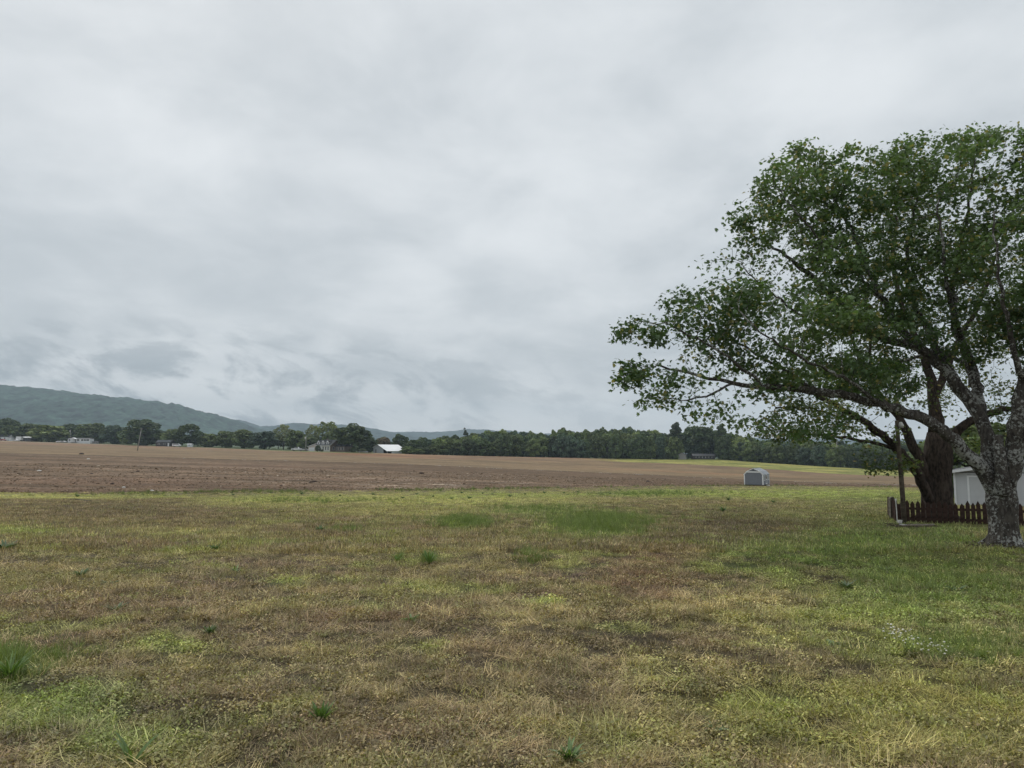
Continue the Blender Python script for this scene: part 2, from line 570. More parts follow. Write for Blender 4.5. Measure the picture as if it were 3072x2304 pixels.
def ground_mat(name, fine, coarse, bumpd, rough=0.95, stretch=(1, 1, 1), contrast=0.5):
    t = NT(name); a = t.attr('col')
    co = t.coord('Object', stretch)
    f1 = t.noise(co, fine, 6, 0.65); f2 = t.noise(co, coarse, 5, 0.6)
    c = t.mix(t.rng(f1, 0.32, 0.68), t.mix(1.0, a.outputs['Color'], (1 - contrast,) * 3, 'MULTIPLY'),
              t.mix(1.0, a.outputs['Color'], (1 + contrast * .55,) * 3, 'MULTIPLY'))
    c = t.mix(t.rng(f2, 0.35, 0.65), t.mix(1.0, c, (0.8, 0.8, 0.8), 'MULTIPLY'), t.mix(1.0, c, (1.15, 1.13, 1.1), 'MULTIPLY'))
    return t.principled(c, rough, t.bump(f1, 0.8, bumpd), 0, 0.15)


M_LAWN = ground_mat('lawn_soil', 38.0, 4.0, 0.03)
M_PLOUGH = ground_mat('ploughed_soil', 1.6, 0.20, 0.25, stretch=(1, 1, 1), contrast=0.42)
M_DRY = ground_mat('dry_soil', 0.9, 0.08, 0.15, stretch=(.6, 1, 1), contrast=0.22)
M_PAST = ground_mat('pasture_grass', 0.8, 0.10, 0.2, stretch=(.6, 1, 1), contrast=0.3)
M_FAR = ground_mat('far_land', 0.3, 0.05, 0.2, contrast=0.3)


def make_sheet(name, X, Y, Z, C, mat):
    nr, nc = X.shape
    f, cnt = grid_faces(nr, nc)
    me = mesh_np(name, np.stack([X, Y, Z], -1).reshape(-1, 3), f, cnt, mat, True, {'col': C.reshape(-1, 3)})
    return tag(link(name, me), kind='structure')


# lawn
tl = np.concatenate([np.linspace(0, 1, 15)[:-1] * 0.5 - 0.5, np.linspace(0, 1, 250)])
Yl = np.where(tl[:, None] < 0, -14 + (tl[:, None] + 0.5) * 2 * 16.5,
              2.5 * (YB[1][None, :] / 2.5) ** np.clip(tl[:, None], 0, 1))
Xl = SCOL[None, :] * (Yl + APEX)
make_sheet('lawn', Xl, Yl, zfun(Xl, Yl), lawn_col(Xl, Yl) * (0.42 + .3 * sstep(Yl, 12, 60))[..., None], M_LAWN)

# ploughed field, near part
X, Y = sheet(np.linspace(0, 1, 150) ** 1.25, YB[1], YB[2])
soil = srgb(106, 87, 67)
n = fbm(X / 26, Y / 4.0, 71, 4)[..., None]
C = soil * (0.72 + 0.42 * n + .30 * (fbm(X / 45, Y / 1.5, 77, 3)[..., None] - .4))
u = ucol(X, Y)
stony = (sstep(fbm(X / 9, Y / 0.9, 72, 3), .60, .74) * np.exp(-((u - 1350) / 420) ** 2) * (1 - sstep(Y, 108, 150)))[..., None]
C = C * (1 - .75 * stony) + srgb(205, 188, 168) * .75 * stony
strk = (sstep(fbm(X / 60, Y / 3.0, 73, 3), .58, .70) * .35)[..., None]
C = C * (1 - strk) + srgb(164, 140, 118) * strk
redp = (sstep(fbm(X / 30, Y / 9.0, 74, 3), .60, .75) * .4)[..., None]
C = C * (1 - redp) + srgb(118, 92, 74) * redp
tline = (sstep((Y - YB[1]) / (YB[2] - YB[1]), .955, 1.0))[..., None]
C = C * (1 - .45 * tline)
Zp = zfun(X, Y) + 0.10 * (fbm(X / 0.8, Y / 0.8, 75, 2) - .5)
Zp[0] = zfun(X[0], Y[0])
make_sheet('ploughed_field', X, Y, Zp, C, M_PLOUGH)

# the paler dry field above the terrace line
X, Y = sheet(np.linspace(0, 1, 110), YB[2], YB[3])
u = ucol(X, Y)
tt = (Y - YB[2]) / (YB[3] - YB[2])
n = fbm(X / 40, Y / 10, 81, 4)[..., None]
C = srgb(128, 109, 83) * (0.78 + 0.3 * n + .25 * (fbm(X / 60, Y / 2.5, 87, 3)[..., None] - .4))
for (u0, t0, du, dt, col, k) in [(150, .86, 600, .10, (138, 106, 86), .7), (1130, .9, 220, .10, (140, 96, 70), .75), (1250, .72, 300, .08, (142, 104, 80), .6),
                                 (1500, .85, 200, .12, (132, 108, 92), .5), (150, .35, 900, .035, (120, 98, 76), .6), (2350, .9, 380, .16, (120, 96, 80), .6),
                                 (700, .10, 600, .05, (128, 106, 84), .5), (2100, .35, 260, .06, (150, 112, 82), .5)]:
    g = (k * np.exp(-(((u - u0 + 60 * (n[..., 0] - .5)) / du) ** 2 + ((tt - t0) / dt) ** 2)))[..., None]
    C = C * (1 - g) + srgb(*col) * g
for (k, off, w) in [(0, .30, .006), (1, .34, .006), (2, .62, .005)]:      # wheel tracks swinging across the field
    d = tt - (off + .42 * sstep(u, 1500, 2000) * (1 if k < 2 else -.3))
    g = (.5 * np.exp(-(d / w / 1.6) ** 2) * sstep(u, 1450, 1650))[..., None]
    C = C * (1 - g) + srgb(104, 84, 68) * g
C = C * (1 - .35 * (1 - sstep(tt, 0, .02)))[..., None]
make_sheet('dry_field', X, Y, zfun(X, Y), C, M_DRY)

# pasture strip before the wood and the yards
X, Y = sheet(np.linspace(0, 1, 30), YB[3], YB[4])
u = ucol(X, Y)
w = sstep(u, 1720, 1900)[..., None]
n = fbm(X / 14, Y / 5, 91, 4)[..., None]
gr = srgb(158, 152, 88) * (1 - sstep(n, .4, .65)) + srgb(120, 126, 66) * sstep(n, .4, .65)
yard = srgb(122, 124, 82); bare = srgb(150, 122, 98)
wy = (np.exp(-((u - 960) / 170) ** 4))[..., None]
wl = (1 - sstep(u, 300, 620))[..., None]
C = bare * (1 - w) + gr * w
C = C * (1 - wy) + yard * wy
C = C * (1 - .5 * wl) + srgb(146, 138, 116) * .5 * wl
make_sheet('pasture', X, Y, zfun(X, Y), C, M_PAST)

# land behind, out to the hills
far = np.concatenate([[0], np.geomspace(0.02, 1, 26)])
X, Y = sheet(far, YB[4], np.full(NCOL, 6000.0))
Z = zfun(X, Y, False)
zc = zfun(X, np.minimum(Y, 899.0), True)
Z = zc + np.maximum(Y - 900, 0) * 0.001
n = fbm(X / 60, Y / 60, 95, 3)[..., None]
C = srgb(70, 84, 48) * (0.7 + .6 * n)
make_sheet('far_ground', X, Y, Z, C, M_FAR)
# turf behind and beside the photographer is part of the lawn sheet (it starts 14 m behind)


# ------------------------------------------------------------------ hills
def hill(name, prof, dist, depth, seed, amp, tint, label_cols=760, rows=150):
    us = np.linspace(prof[0][0], prof[-1][0], label_cols)
    vs = pchip([p[0] for p in prof], [p[1] for p in prof], us)
    zr = EYE + np.array([ray(CX, v)[2] / ray(CX, v)[1] for v in vs]) * dist
    w = (us - CX) / F_PX / 1.0046
    t = np.concatenate([np.linspace(0, 1, rows), np.linspace(1.02, 1.6, 14)])[:, None]
    Y = dist - depth * (1 - t) + 0 * w[None, :]
    X = w[None, :] * dist + 0 * t
    prof_t = np.where(t <= 1, np.sin(np.clip(t, 0, 1) * math.pi / 2) ** 1.15, 1 - 0.9 * (t - 1) ** 1.1)
    gul = (fbm(X / 330, Y / 900, seed, 4) - .5) * amp * 7 * np.sin(np.clip(t, 0, 1) * math.pi)
    base = -20.0
    Z = base + (zr[None, :] - base) * prof_t + gul
    k = dist / 3000.0
    can = (fbm(X / (15 * k), Y / (24 * k), seed + 5, 2) - .5) * 2 + 1.2 * (vnoise(X / (34 * k), Y / (50 * k), seed + 9) - .5)
    Z = Z + can * amp * np.clip(t * 3, 0, 1)
    n = fbm(X / 120, Y / 160, seed + 2, 4)[..., None]; n2 = fbm(X / (18 * k), Y / (26 * k), seed + 3, 2)[..., None]
    C = np.array(tint) * np.clip(0.12 + .5 * n + 1.7 * (n2 - .18), .15, 2.2)  # bluish tint: part of the distance haze is put into the forest colour
    return make_sheet(name, X, Y, Z, C, M_HILL)


t = NT('forested_hill'); a = t.attr('col'); co = t.coord()
f = t.noise(co, 0.07, 5, 0.7)
cc = t.mix(t.rng(f, .3, .7), t.mix(1.0, a.outputs['Color'], (.62, .62, .62), 'MULTIPLY'), t.mix(1.0, a.outputs['Color'], (1.4, 1.4, 1.3), 'MULTIPLY'))
M_HILL = t.principled(cc, 1.0, t.bump(f, 0.8, 5.0), 0, 0.05)
hill('forested_ridge', [(-1500, 1110), (-600, 1138), (0, 1163), (120, 1171), (210, 1180), (310, 1192), (400, 1200), (480, 1209), (520, 1213), (545, 1221), (600, 1235), (650, 1247),
                        (680, 1256), (720, 1270), (750, 1283), (790, 1300), (840, 1325), (900, 1352)], 3000, 1300, 101, 8.0, srgb(60, 80, 70))
hill('far_ridge', [(300, 1236), (560, 1240), (690, 1257), (740, 1267), (790, 1281), (840, 1281), (880, 1273.5), (910, 1272), (940, 1274), (1020, 1277), (1105, 1287), (1150, 1293), (1185, 1299), (1260, 1312), (1330, 1340)],
     4100, 1300, 131, 6.0, srgb(60, 78, 76), 460, 80)
hill('distant_ridge', [(1060, 1310), (1160, 1300), (1210, 1296.5), (1320, 1297), (1340, 1296), (1370, 1292), (1410, 1289.5), (1450, 1291), (1600, 1300), (1900, 1310), (2400, 1318), (3400, 1325)],
     5000, 1300, 161, 6.0, srgb(60, 78, 76), 460, 60)

# ------------------------------------------------------------------ haze in the valley air
hz = MB().box(-11800, 11800, -120, 6300, -60, 400)
t = NT('haze_air'); pv = t.n('VolumePrincipled')
pv.inputs['Color'].default_value = (0.72, 0.87, 1.0, 1); pv.inputs['Density'].default_value = 0.00016
pv.inputs['Anisotropy'].default_value = 0.0
t.l(pv.outputs[0], t.out.inputs['Volume'])
tag(hz.build('haze', t.m), kind='stuff')


# ------------------------------------------------------------------ leaf-card builders
def unit(a): return a / np.maximum(np.linalg.norm(a, axis=-1, keepdims=True), 1e-9)


def frames(nrm, rng):
    r = unit(rng.normal(size=nrm.shape))
    a = unit(np.cross(nrm, r)); b = np.cross(nrm, a)
    return a, b


def leaf_cards(cen, nrm, size, rng, shape):
    """shape: (k,3) outline in (along a, along b, along normal); one polygon for each leaf"""
    a, b = frames(nrm, rng)
    sh = np.asarray(shape, float); k = len(sh)
    P = cen[:, None, :] + size[:, None, None] * (a[:, None, :] * sh[None, :, 0, None] + b[:, None, :] * sh[None, :, 1, None] + nrm[:, None, :] * sh[None, :, 2, None])
    return P.reshape(-1, 3), np.arange(len(cen) * k), np.full(len(cen), k, np.int32)


CARD = [(-.5, -.32, 0), (.1, -.45, .05), (.55, .0, 0), (.1, .42, .06), (-.45, .3, 0)]


def lobes_crown(rng, H, W, kind, n):
    """leaf centres and facing directions of a far crown H high and W wide, foot of the tree at 0"""
    L = []
    if kind == 'pine':
        for i in range(26):
            f = rng.uniform(.34, 1.0); z = H * f
            r = W * .5 * (1.08 - f) ** .55 * rng.uniform(.5, 1.0); an = rng.uniform(0, 6.28)
            L.append((r * .6 * math.cos(an), r * .6 * math.sin(an), z, r * .62 + .5, r * .22 + .45))
    else:
        low = {'dome': .20, 'oval': .08, 'airy': .30, 'low': -.06}[kind]
        m = {'dome': 40, 'oval': 42, 'airy': 36, 'low': 46}[kind]
        zc = H * (low + 1) / 2; hz_ = H * (1 - low) / 2
        for i in range(m):
            zz = 1 - 2 * (i + .5) / m; an = i * 2.39996 + rng.normal(0, .3)
            d = unit(np.array([math.sqrt(1 - zz * zz) * math.cos(an), math.sqrt(1 - zz * zz) * math.sin(an), zz]) + rng.normal(0, .14, 3)); q = rng.uniform(.55, .86)
            if kind == 'low' and d[2] < 0: d[0] *= 1.12; d[1] *= 1.12
            r = W * rng.uniform(.11, .185) * (0.72 if kind == 'airy' else 1)
            L.append((d[0] * q * W / 2, d[1] * q * W / 2, zc + d[2] * q * hz_, r, r * rng.uniform(.62, .9)))
    L = np.array(L)
    w = L[:, 3] ** 2; idx = rng.choice(len(L), n, p=w / w.sum())
    d = unit(rng.normal(size=(n, 3))); d[:, 2] = np.where(d[:, 2] < -.7, -d[:, 2], d[:, 2])
    d = unit(d)
    q = rng.uniform(.55, 1.0, n) ** .5
    cen = L[idx, :3] + d * np.stack([L[idx, 3]] * 2 + [L[idx, 4]], 1) * q[:, None]
    nrm = unit(d * .8 + np.array([0, 0, .35]) + rng.normal(size=(n, 3)) * .55)
    br = (.78 + .44 * rng.random(len(L)))[idx] * rng.uniform(.7, 1.3, n)
    return cen, nrm, br, L


def leafmat(name, objcol=True, trans=.25, inst=False):
    t = NT(name); a = t.attr('bc')
    c = a.outputs['Color']
    if objcol:
        oi = t.n('ObjectInfo'); c = t.mix(1.0, c, oi.outputs['Color'], 'MULTIPLY')
    if inst:
        c = t.mix(1.0, c, t.attr('tint', 'INSTANCER').outputs['Color'], 'MULTIPLY')
    return t.leaf(c, trans, 0.03)


M_FARLEAF = leafmat('far_foliage', trans=.2)
M_FARBARK = plain('far_bark', (.075, .06, .05), .9, .4, 2.0)


def far_tree_proto(kind, seed, H=15.0, W=12.0, n=3800):
    rng = np.random.default_rng(seed)
    if kind == 'airy': n = int(n * .62)
    cen, nrm, br, L = lobes_crown(rng, H, W, kind, n)
    size = rng.uniform(.55, .95, n) * (0.8 if kind == 'airy' else 1.0)
    v, f, c = leaf_cards(cen, nrm, size, rng, CARD)
    b = np.repeat(br, len(CARD)); hue = np.repeat(rng.uniform(-.12, .12, n), len(CARD))
    bc = np.stack([b * (1 + hue), b, b * (1 - hue)], 1)
    crown = mesh_np('crown', v, f, c, M_FARLEAF, False, {'bc': bc})
    mb = MB()
    top = H * (.96 if kind == 'pine' else .7)
    mb.tube([(0, 0, -.6), (0.05, 0, H * .2), (-.1, .1, H * .45), (0, 0, top)], [.36, .27, .2, .06], 7)
    for i in rng.choice(len(L), 12, replace=False):
        p = L[i]; s = H * rng.uniform(.22, .45)
        mb.tube([(0, 0, s), (p[0] * .5, p[1] * .5, (s + p[2]) / 2 + .3), (p[0], p[1], p[2])], [.13, .09, .03], 5, False)
    return mb.mesh('trunk', M_FARBARK, True), crown, H, W


PROTO = {k: [far_tree_proto(k, 900 + 31 * i + j * 7) for j in range(nv)] for i, (k, nv) in enumerate((('dome', 3), ('oval', 3), ('airy', 2), ('low', 2), ('pine', 2)))}


def far_tree(name, u, vtop, wpx, Y, kind, color, label, group=None, var=0, rot=0.0, vbase=None):
    tm, cm, H, W = PROTO[kind][var % len(PROTO[kind])]
    dx, dy, _ = ray(u, 1350)
    x = dx / dy * Y
    z = zat(x, Y)
    h = z_of(vtop, Y) - z; wm = wpx * Y / F_PX
    r = empty(name, (x, Y, z), rot, label, 'tree', group)
    r.scale = (wm / W / .96, wm / W / .96, h / H)
    link('trunk', tm, r)
    c = link('crown', cm, r); c.color = (*color, 1.0); c['kind'] = 'stuff'
    return r


G_DARK = tuple(srgb(74, 90, 54)); G_MID = tuple(srgb(94, 108, 62)); G_LITE = tuple(srgb(120, 132, 76)); G_PALE = tuple(srgb(136, 142, 98))
G_BLUE = tuple(srgb(72, 90, 70)); G_PINE = tuple(srgb(56, 70, 48)); G_RED = tuple(srgb(124, 112, 90))
TREES = [  # name, u, vtop, width, Y, kind, colour, label
    ('dark_oak', 20, 1254, 75, 530, 'dome', G_DARK, 'tall dark tree at the far left edge behind the white roadside buildings'),
    ('field_maple', 26, 1272, 52, 515, 'low', G_MID, 'rounded mid green tree low at the extreme left before a taller dark one'),
    ('field_maple', 86, 1265, 70, 535, 'oval', G_MID, 'mid green tree between the far left tree and the broad pale one'),
    ('broad_tree', 145, 1272, 104, 512, 'low', G_LITE, 'broad light green tree just left of the white mobile home'),
    ('dark_oak', 208, 1271, 66, 540, 'dome', G_DARK, 'dark tree rising directly behind the white mobile home'),
    ('broad_tree', 272, 1265, 86, 522, 'low', G_MID, 'broad rounded tree at the right end of the white mobile home'),
    ('dark_oak', 342, 1271, 66, 512, 'low', G_BLUE, 'dark bluish tree left of the leaning utility pole'),
    ('slim_shrub', 370, 1287, 26, 506, 'low', G_LITE, 'slim pale green shrub against the big domed tree by the leaning pole'),
    ('domed_tree', 427, 1252, 108, 470, 'low', G_DARK, 'big domed dark tree standing behind the leaning utility pole'),
    ('low_tree', 492, 1295, 46, 470, 'low', G_LITE, 'small light green tree between the big domed tree and the next dark one'),
    ('dark_oak', 523, 1283, 62, 452, 'low', G_MID, 'mid-sized tree over the low dark house left of the peaked tree'),
    ('peaked_tree', 566, 1265, 66, 445, 'oval', G_DARK, 'peaked dark tree above a small white trailer in the left tree row'),
    ('low_tree', 622, 1298, 62, 452, 'low', G_LITE, 'paler low tree right of the peaked dark tree'),
    ('field_maple', 678, 1289, 62, 430, 'low', G_MID, 'first of two alike rounded trees in the middle of the left tree row'),
    ('field_maple', 732, 1284, 66, 425, 'low', G_MID, 'second, taller of two alike rounded trees in the left tree row'),
    ('dark_oak', 792, 1290, 78, 410, 'low', G_BLUE, 'dark dense tree left of the airy pale tree by the farmhouse'),
    ('airy_tree', 850, 1273, 60, 425, 'airy', G_PALE, 'airy pale tree poking above the row left of the farmhouse'),
    ('field_maple', 888, 1286, 64, 400, 'low', G_MID, 'rounded tree behind the white pickup beside the farmhouse'),
    ('airy_tree', 938, 1274, 46, 405, 'airy', G_PALE, 'thin airy tree above the farmhouse garage wing'),
    ('airy_tree', 982, 1262, 70, 395, 'airy', G_LITE, 'tallest loose pale green tree directly behind the farmhouse dormers'),
    ('yard_tree', 930, 1305, 60, 392, 'low', G_MID, 'low bushy tree directly behind the farmhouse garage wing'),
    ('round_tree', 1055, 1270, 108, 352, 'dome', G_DARK, 'big round dark tree shading the right end of the farmhouse'),
    ('yard_tree', 1102, 1309, 66, 366, 'low', G_DARK, 'bushy dark tree between the round tree and the white barn'),
    ('reddish_tree', 1152, 1307, 44, 392, 'oval', G_RED, 'small reddish green tree behind the white barn roof ridge'),
    ('round_tree', 1200, 1299, 48, 392, 'oval', G_DARK, 'rounded dark tree right behind the barn roof end'),
    ('dark_oak', 1236, 1316, 46, 380, 'low', G_DARK, 'short dark tree just right of the white barn'),
    ('low_tree', 1271, 1308, 46, 384, 'low', G_MID, 'bushy tree between the barn and the lone pine of the wood'),
    ('low_tree', 1333, 1305, 40, 388, 'oval', G_MID, 'rounded tree left of the lone pine where the wood begins'),
    ('round_tree', 1363, 1304, 38, 384, 'dome', G_DARK, 'small round dark tree touching the lone pine of the wood'),
    ('pine_tree', 1395, 1285, 34, 390, 'pine', G_PINE, 'lone dark pine poking above the low left end of the wood'),
    ('pine_tree', 2030, 1271, 68, 392, 'pine', G_PINE, 'tall dark pine with bare trunk left of the grey wood cabin'),
    ('tall_tree', 2094, 1269, 86, 402, 'oval', G_DARK, 'tallest broad tree of the wood, right above the grey cabin'),
    ('pine_tree', 2163, 1276, 60, 392, 'pine', G_DARK, 'tall pine at the right end of the high wood, beside the hero maple leaves'),
]
TREES[-1] = TREES[-1][:-1] + ('tall pine where the high wood ends right of the grey cabin',)
for i, (nm, u, vt, w, Y, k, c, lab) in enumerate(TREES):
    far_tree(nm, u, vt, w, Y, k, c, lab, None, i, random.uniform(0, 6.28))

# the solid wood along the right: every tree its own
WOOD_TOP = [(1215, 1318), (1300, 1312), (1400, 1300), (1440, 1293), (1480, 1286), (1530, 1288), (1570, 1291), (1610, 1295), (1650, 1294), (1680, 1284), (1740, 1288), (1780, 1285),
            (1820, 1282), (1875, 1279), (1930, 1281), (1960, 1284), (1985, 1292), (2060, 1282), (2130, 1278), (2190, 1290), (2230, 1308), (2300, 1315), (2500, 1320), (2800, 1326), (3400, 1330)]
wr = random.Random(11)
cnt = 0
for row, (dy_, step, dv) in enumerate(((4, 27, 14), (16, 25, 5), (30, 25, 0))):
    u = 1222 + row * 9
    while u < 3130:
        uu = u + wr.uniform(-7, 7)
        Y = float(pchip(CU, ZB[4], np.array([uu]))[0]) + dy_ + wr.uniform(-4, 4)
        top = float(np.interp(uu, [p[0] for p in WOOD_TOP], [p[1] for p in WOOD_TOP])) + dv + wr.uniform(-4, 7)
        if row == 0 and wr.random() < .35: top += wr.uniform(6, 22)
        kind = 'low' if row == 0 else wr.choice(['oval', 'dome', 'oval', 'low'])
        if row >= 1 and wr.random() < .07: kind = 'pine'
        if row == 0 and (2035 < uu < 2160): u += step; continue
        c = wr.choice([G_DARK, G_DARK, G_BLUE, G_MID, G_MID, G_LITE if row else G_MID])
        k = wr.uniform(.75, 1.55)
        far_tree('wood_tree', uu, top, wr.uniform(38, 56), Y, kind, tuple(q * k for q in c),
                 ['leafy tree on the near edge of the solid wood beyond the fields', 'tree standing inside the solid wood beyond the fields'][min(row, 1)],
                 ['near edge trees of the wood', 'inner trees of the wood'][min(row, 1)], wr.randrange(6), wr.uniform(0, 6.28))
        cnt += 1
        u += step
# undergrowth that closes the foot of the wood
for i, u in enumerate(range(1226, 3130, 20)):
    uu = u + wr.uniform(-6, 6)
    if 2030 < uu < 2150: continue
    Y = float(pchip(CU, ZB[4], np.array([uu]))[0]) + wr.uniform(7, 13)
    base_v = float(np.interp(uu, CU, [c_[4][1] for c_ in COLS]))
    far_tree('undergrowth_bush', uu, base_v - wr.uniform(14, 32), wr.uniform(24, 40), Y, 'low', tuple(q * wr.uniform(.5, .9) for q in G_DARK),
             'low dark bush in the undergrowth at the foot of the solid wood', 'undergrowth bushes of the wood', i, wr.uniform(0, 6.28))['category'] = 'bush'
# a second rank behind the left tree row closes its gaps
for i, u in enumerate(range(-60, 1215, 30)):
    Y = float(np.interp(u, [0, 500, 620, 1000, 1250], [560, 540, 470, 430, 420])) + wr.uniform(-8, 12)
    vt = float(np.interp(u, [0, 300, 480, 600, 700, 800, 1000, 1215], [1276, 1278, 1292, 1302, 1300, 1300, 1302, 1318])) + wr.uniform(-6, 8)
    far_tree('background_tree', u + wr.uniform(-8, 8), vt, wr.uniform(44, 62), Y, wr.choice(['low', 'oval', 'low']), tuple(q * wr.uniform(.8, 1.1) for q in wr.choice([G_DARK, G_MID, G_BLUE])),
             'tree in the back rank behind the farm and roadside trees on the left', 'back rank trees on the left', i, wr.uniform(0, 6.28))

# ------------------------------------------------------------------ the two big trees on the right
def bark_mat(name, base, dark, lichen=None, lo=.5, hi=.56):
    t = NT(name); co = t.coord('Object', (1, 1, .35)); c2 = t.coord('Object', (1, 1, 1))
    f = t.noise(co, 14, 6, .65, .3); g = t.noise(co, 3.5, 5, .6)
    c = t.mix(t.rng(f, .35, .65), dark, base)
    h = f
    if lichen is not None:
        vn = t.noise(c2, 15.0, 6, .68, .4); big = t.noise(c2, 1.6, 3, .5)
        m = t.rng(t.math('ADD', vn, t.math('MULTIPLY', t.math('SUBTRACT', big, .5), .55)), lo, hi)
        fine = t.noise(c2, 40, 3, .6)
        lc = t.mix(t.rng(fine, .3, .7), tuple(np.array(lichen) * .72), tuple(np.array(lichen) * 1.15))
        c = t.mix(m, c, lc)
        h = t.math('ADD', f, t.math('MULTIPLY', m, .25))
    else:
        c = t.mix(t.rng(g, .45, .7, 0, .5), c, tuple(np.array(base) * 1.7))
    return t.principled(c, .95, t.bump(h, .9, .035), 0, .12)


M_BARK_L = bark_mat('lichen_bark', (.10, .09, .078), (.036, .031, .027), (.34, .345, .32), .505, .585)
M_BARK_D = bark_mat('dark_bark', (.062, .048, .038), (.018, .014, .011))
M_LEAF_A = leafmat('maple_leaf_near', objcol=False, trans=.38)
M_LEAF_B = leafmat('maple_leaf_far', objcol=False, trans=.38)
MAPLE = [(0, 0, 0), (.10, -.30, .05), (.34, -.46, .02), (.42, -.20, .06), (.70, -.34, -.02), (.62, -.10, .05), (1.0, 0, -.08),
         (.62, .10, .05), (.70, .34, -.02), (.42, .20, .06), (.34, .46, .02), (.10, .30, .05)]


def catmull(pts, step):
    """pts: rows of numbers; resample a smooth curve through them about every `step` of the first three"""
    P = np.array(pts, float); out = []
    Q = np.vstack([2 * P[0] - P[1], P, 2 * P[-1] - P[-2]])
    for i in range(1, len(Q) - 2):
        p0, p1, p2, p3 = Q[i - 1], Q[i], Q[i + 1], Q[i + 2]
        n = max(1, int(np.linalg.norm((p2 - p1)[:3]) / step))
        for k in range(n):
            t = k / n
            out.append(.5 * (2 * p1 + (p2 - p0) * t + (2 * p0 - 5 * p1 + 4 * p2 - p3) * t * t + (3 * p1 - p0 - 3 * p2 + p3) * t ** 3))
    out.append(P[-1])
    return np.array(out)


def grow_tree(limbs, lobes, seed, n_attr, step=.2, di=1.5, dk=.42, iters=70, sag=-.05):
    rng = np.random.default_rng(seed)
    pos, par, rad = [], [], []
    for lim in limbs:
        pts = []
        for (u, v, Y, w) in lim:
            p = at(u, v, Y); pts.append((p.x, p.y, p.z, w * Y / F_PX / 2 * math.cos(math.atan((u - CX) / F_PX))))
        c = catmull(pts, step)
        if len(pos):
            c[1:, :3] += .025 * rng.normal(size=(len(c) - 1, 3))
            d = np.linalg.norm(np.array(pos) - c[0, :3], axis=1); prev = int(np.argmin(d))
        else: prev = -1
        for q in c:
            pos.append(q[:3].copy()); par.append(prev); rad.append(q[3]); prev = len(pos) - 1
    n_traced = len(pos)
    # points the twigs grow towards, filling the lobes of the crown
    A = []
    wsum = sum(l[-1] for l in lobes)
    for (u, v, Y, ru, rv, rd, w) in lobes:
        m = int(n_attr * w / wsum)
        c = np.array(at(u, v, Y)); k = Y / F_PX
        d = unit(rng.normal(size=(m, 3))) * (rng.random((m, 1)) ** .42)
        A.append(c + d * np.array([ru * k, rd, rv * k]))
    A = np.vstack(A)
    alive = np.ones(len(A), bool)
    for it in range(iters):
        kd = kdtree.KDTree(len(pos))
        for i, p in enumerate(pos): kd.insert(p, i)
        kd.balance()
        acc = {}
        lim_d = di if it > 12 else di * 2.2
        for j in np.nonzero(alive)[0]:
            co, i, d = kd.find(A[j])
            if d < dk: alive[j] = False; continue
            if d < lim_d:
                e = acc.setdefault(i, np.zeros(3)); e += (A[j] - pos[i]) / d
        if not acc: break
        new = []
        for i, d in acc.items():
            d = d / max(np.linalg.norm(d), 1e-6) + rng.normal(size=3) * .22 + np.array([-.06, 0, sag])
            p = pos[i] + d / max(np.linalg.norm(d), 1e-6) * step
            co, q, dd = kd.find(p)
            if dd < step * .45: continue
            new.append((p, i))
        if not new: break
        for p, i in new: pos.append(p); par.append(i); rad.append(0.0)
    pos = np.array(pos); par = np.array(par); rad = np.array(rad)
    N = len(pos)
    kids = [[] for _ in range(N)]
    for i in range(N):
        if par[i] >= 0: kids[par[i]].append(i)
    pr = np.zeros(N)
    for i in range(N - 1, -1, -1):
        pr[i] = .0055 if not kids[i] else sum(pr[k] ** 2.25 for k in kids[i]) ** (1 / 2.25)
    r = np.where(np.arange(N) < n_traced, rad, np.minimum(pr, .075))
    for i in range(n_traced, N):
        if par[i] >= 0: r[i] = min(r[i], max(r[par[i]] * .9, .006))
    tipd = np.full(N, 99)
    for i in range(N - 1, -1, -1):
        tipd[i] = 0 if not kids[i] else 1 + min(tipd[k] for k in kids[i])
    return pos, par, r, kids, n_traced, tipd


def tree_tubes(pos, par, r, kids, keep, thick):
    """tubes along every chain of nodes; thick=True the trunk and main limbs, False the finer branches"""
    mb = MB(); used = np.zeros(len(pos), bool)
    for s in range(len(pos)):
        if used[s] or not keep[s]: continue
        ch = [s]; used[s] = True; cur = s
        while True:
            ks = [k for k in kids[cur] if keep[k] and not used[k]]
            if not ks: break
            cur = max(ks, key=lambda q: r[q]); ch.append(cur); used[cur] = True
        pts = [pos[i] for i in ch]; rr = [r[i] for i in ch]
        if par[s] >= 0: pts = [pos[par[s]]] + pts; rr = [min(r[par[s]], rr[0] * 1.25)] + rr
        if len(pts) < 2: continue
        mb.tube(pts, rr, (20 if max(rr) > .2 else 14 if max(rr) > .12 else 9) if thick else (5 if max(rr) > .02 else 3), thick, (.085 if max(rr) > .2 else .05) if thick else 0.0)
    return mb


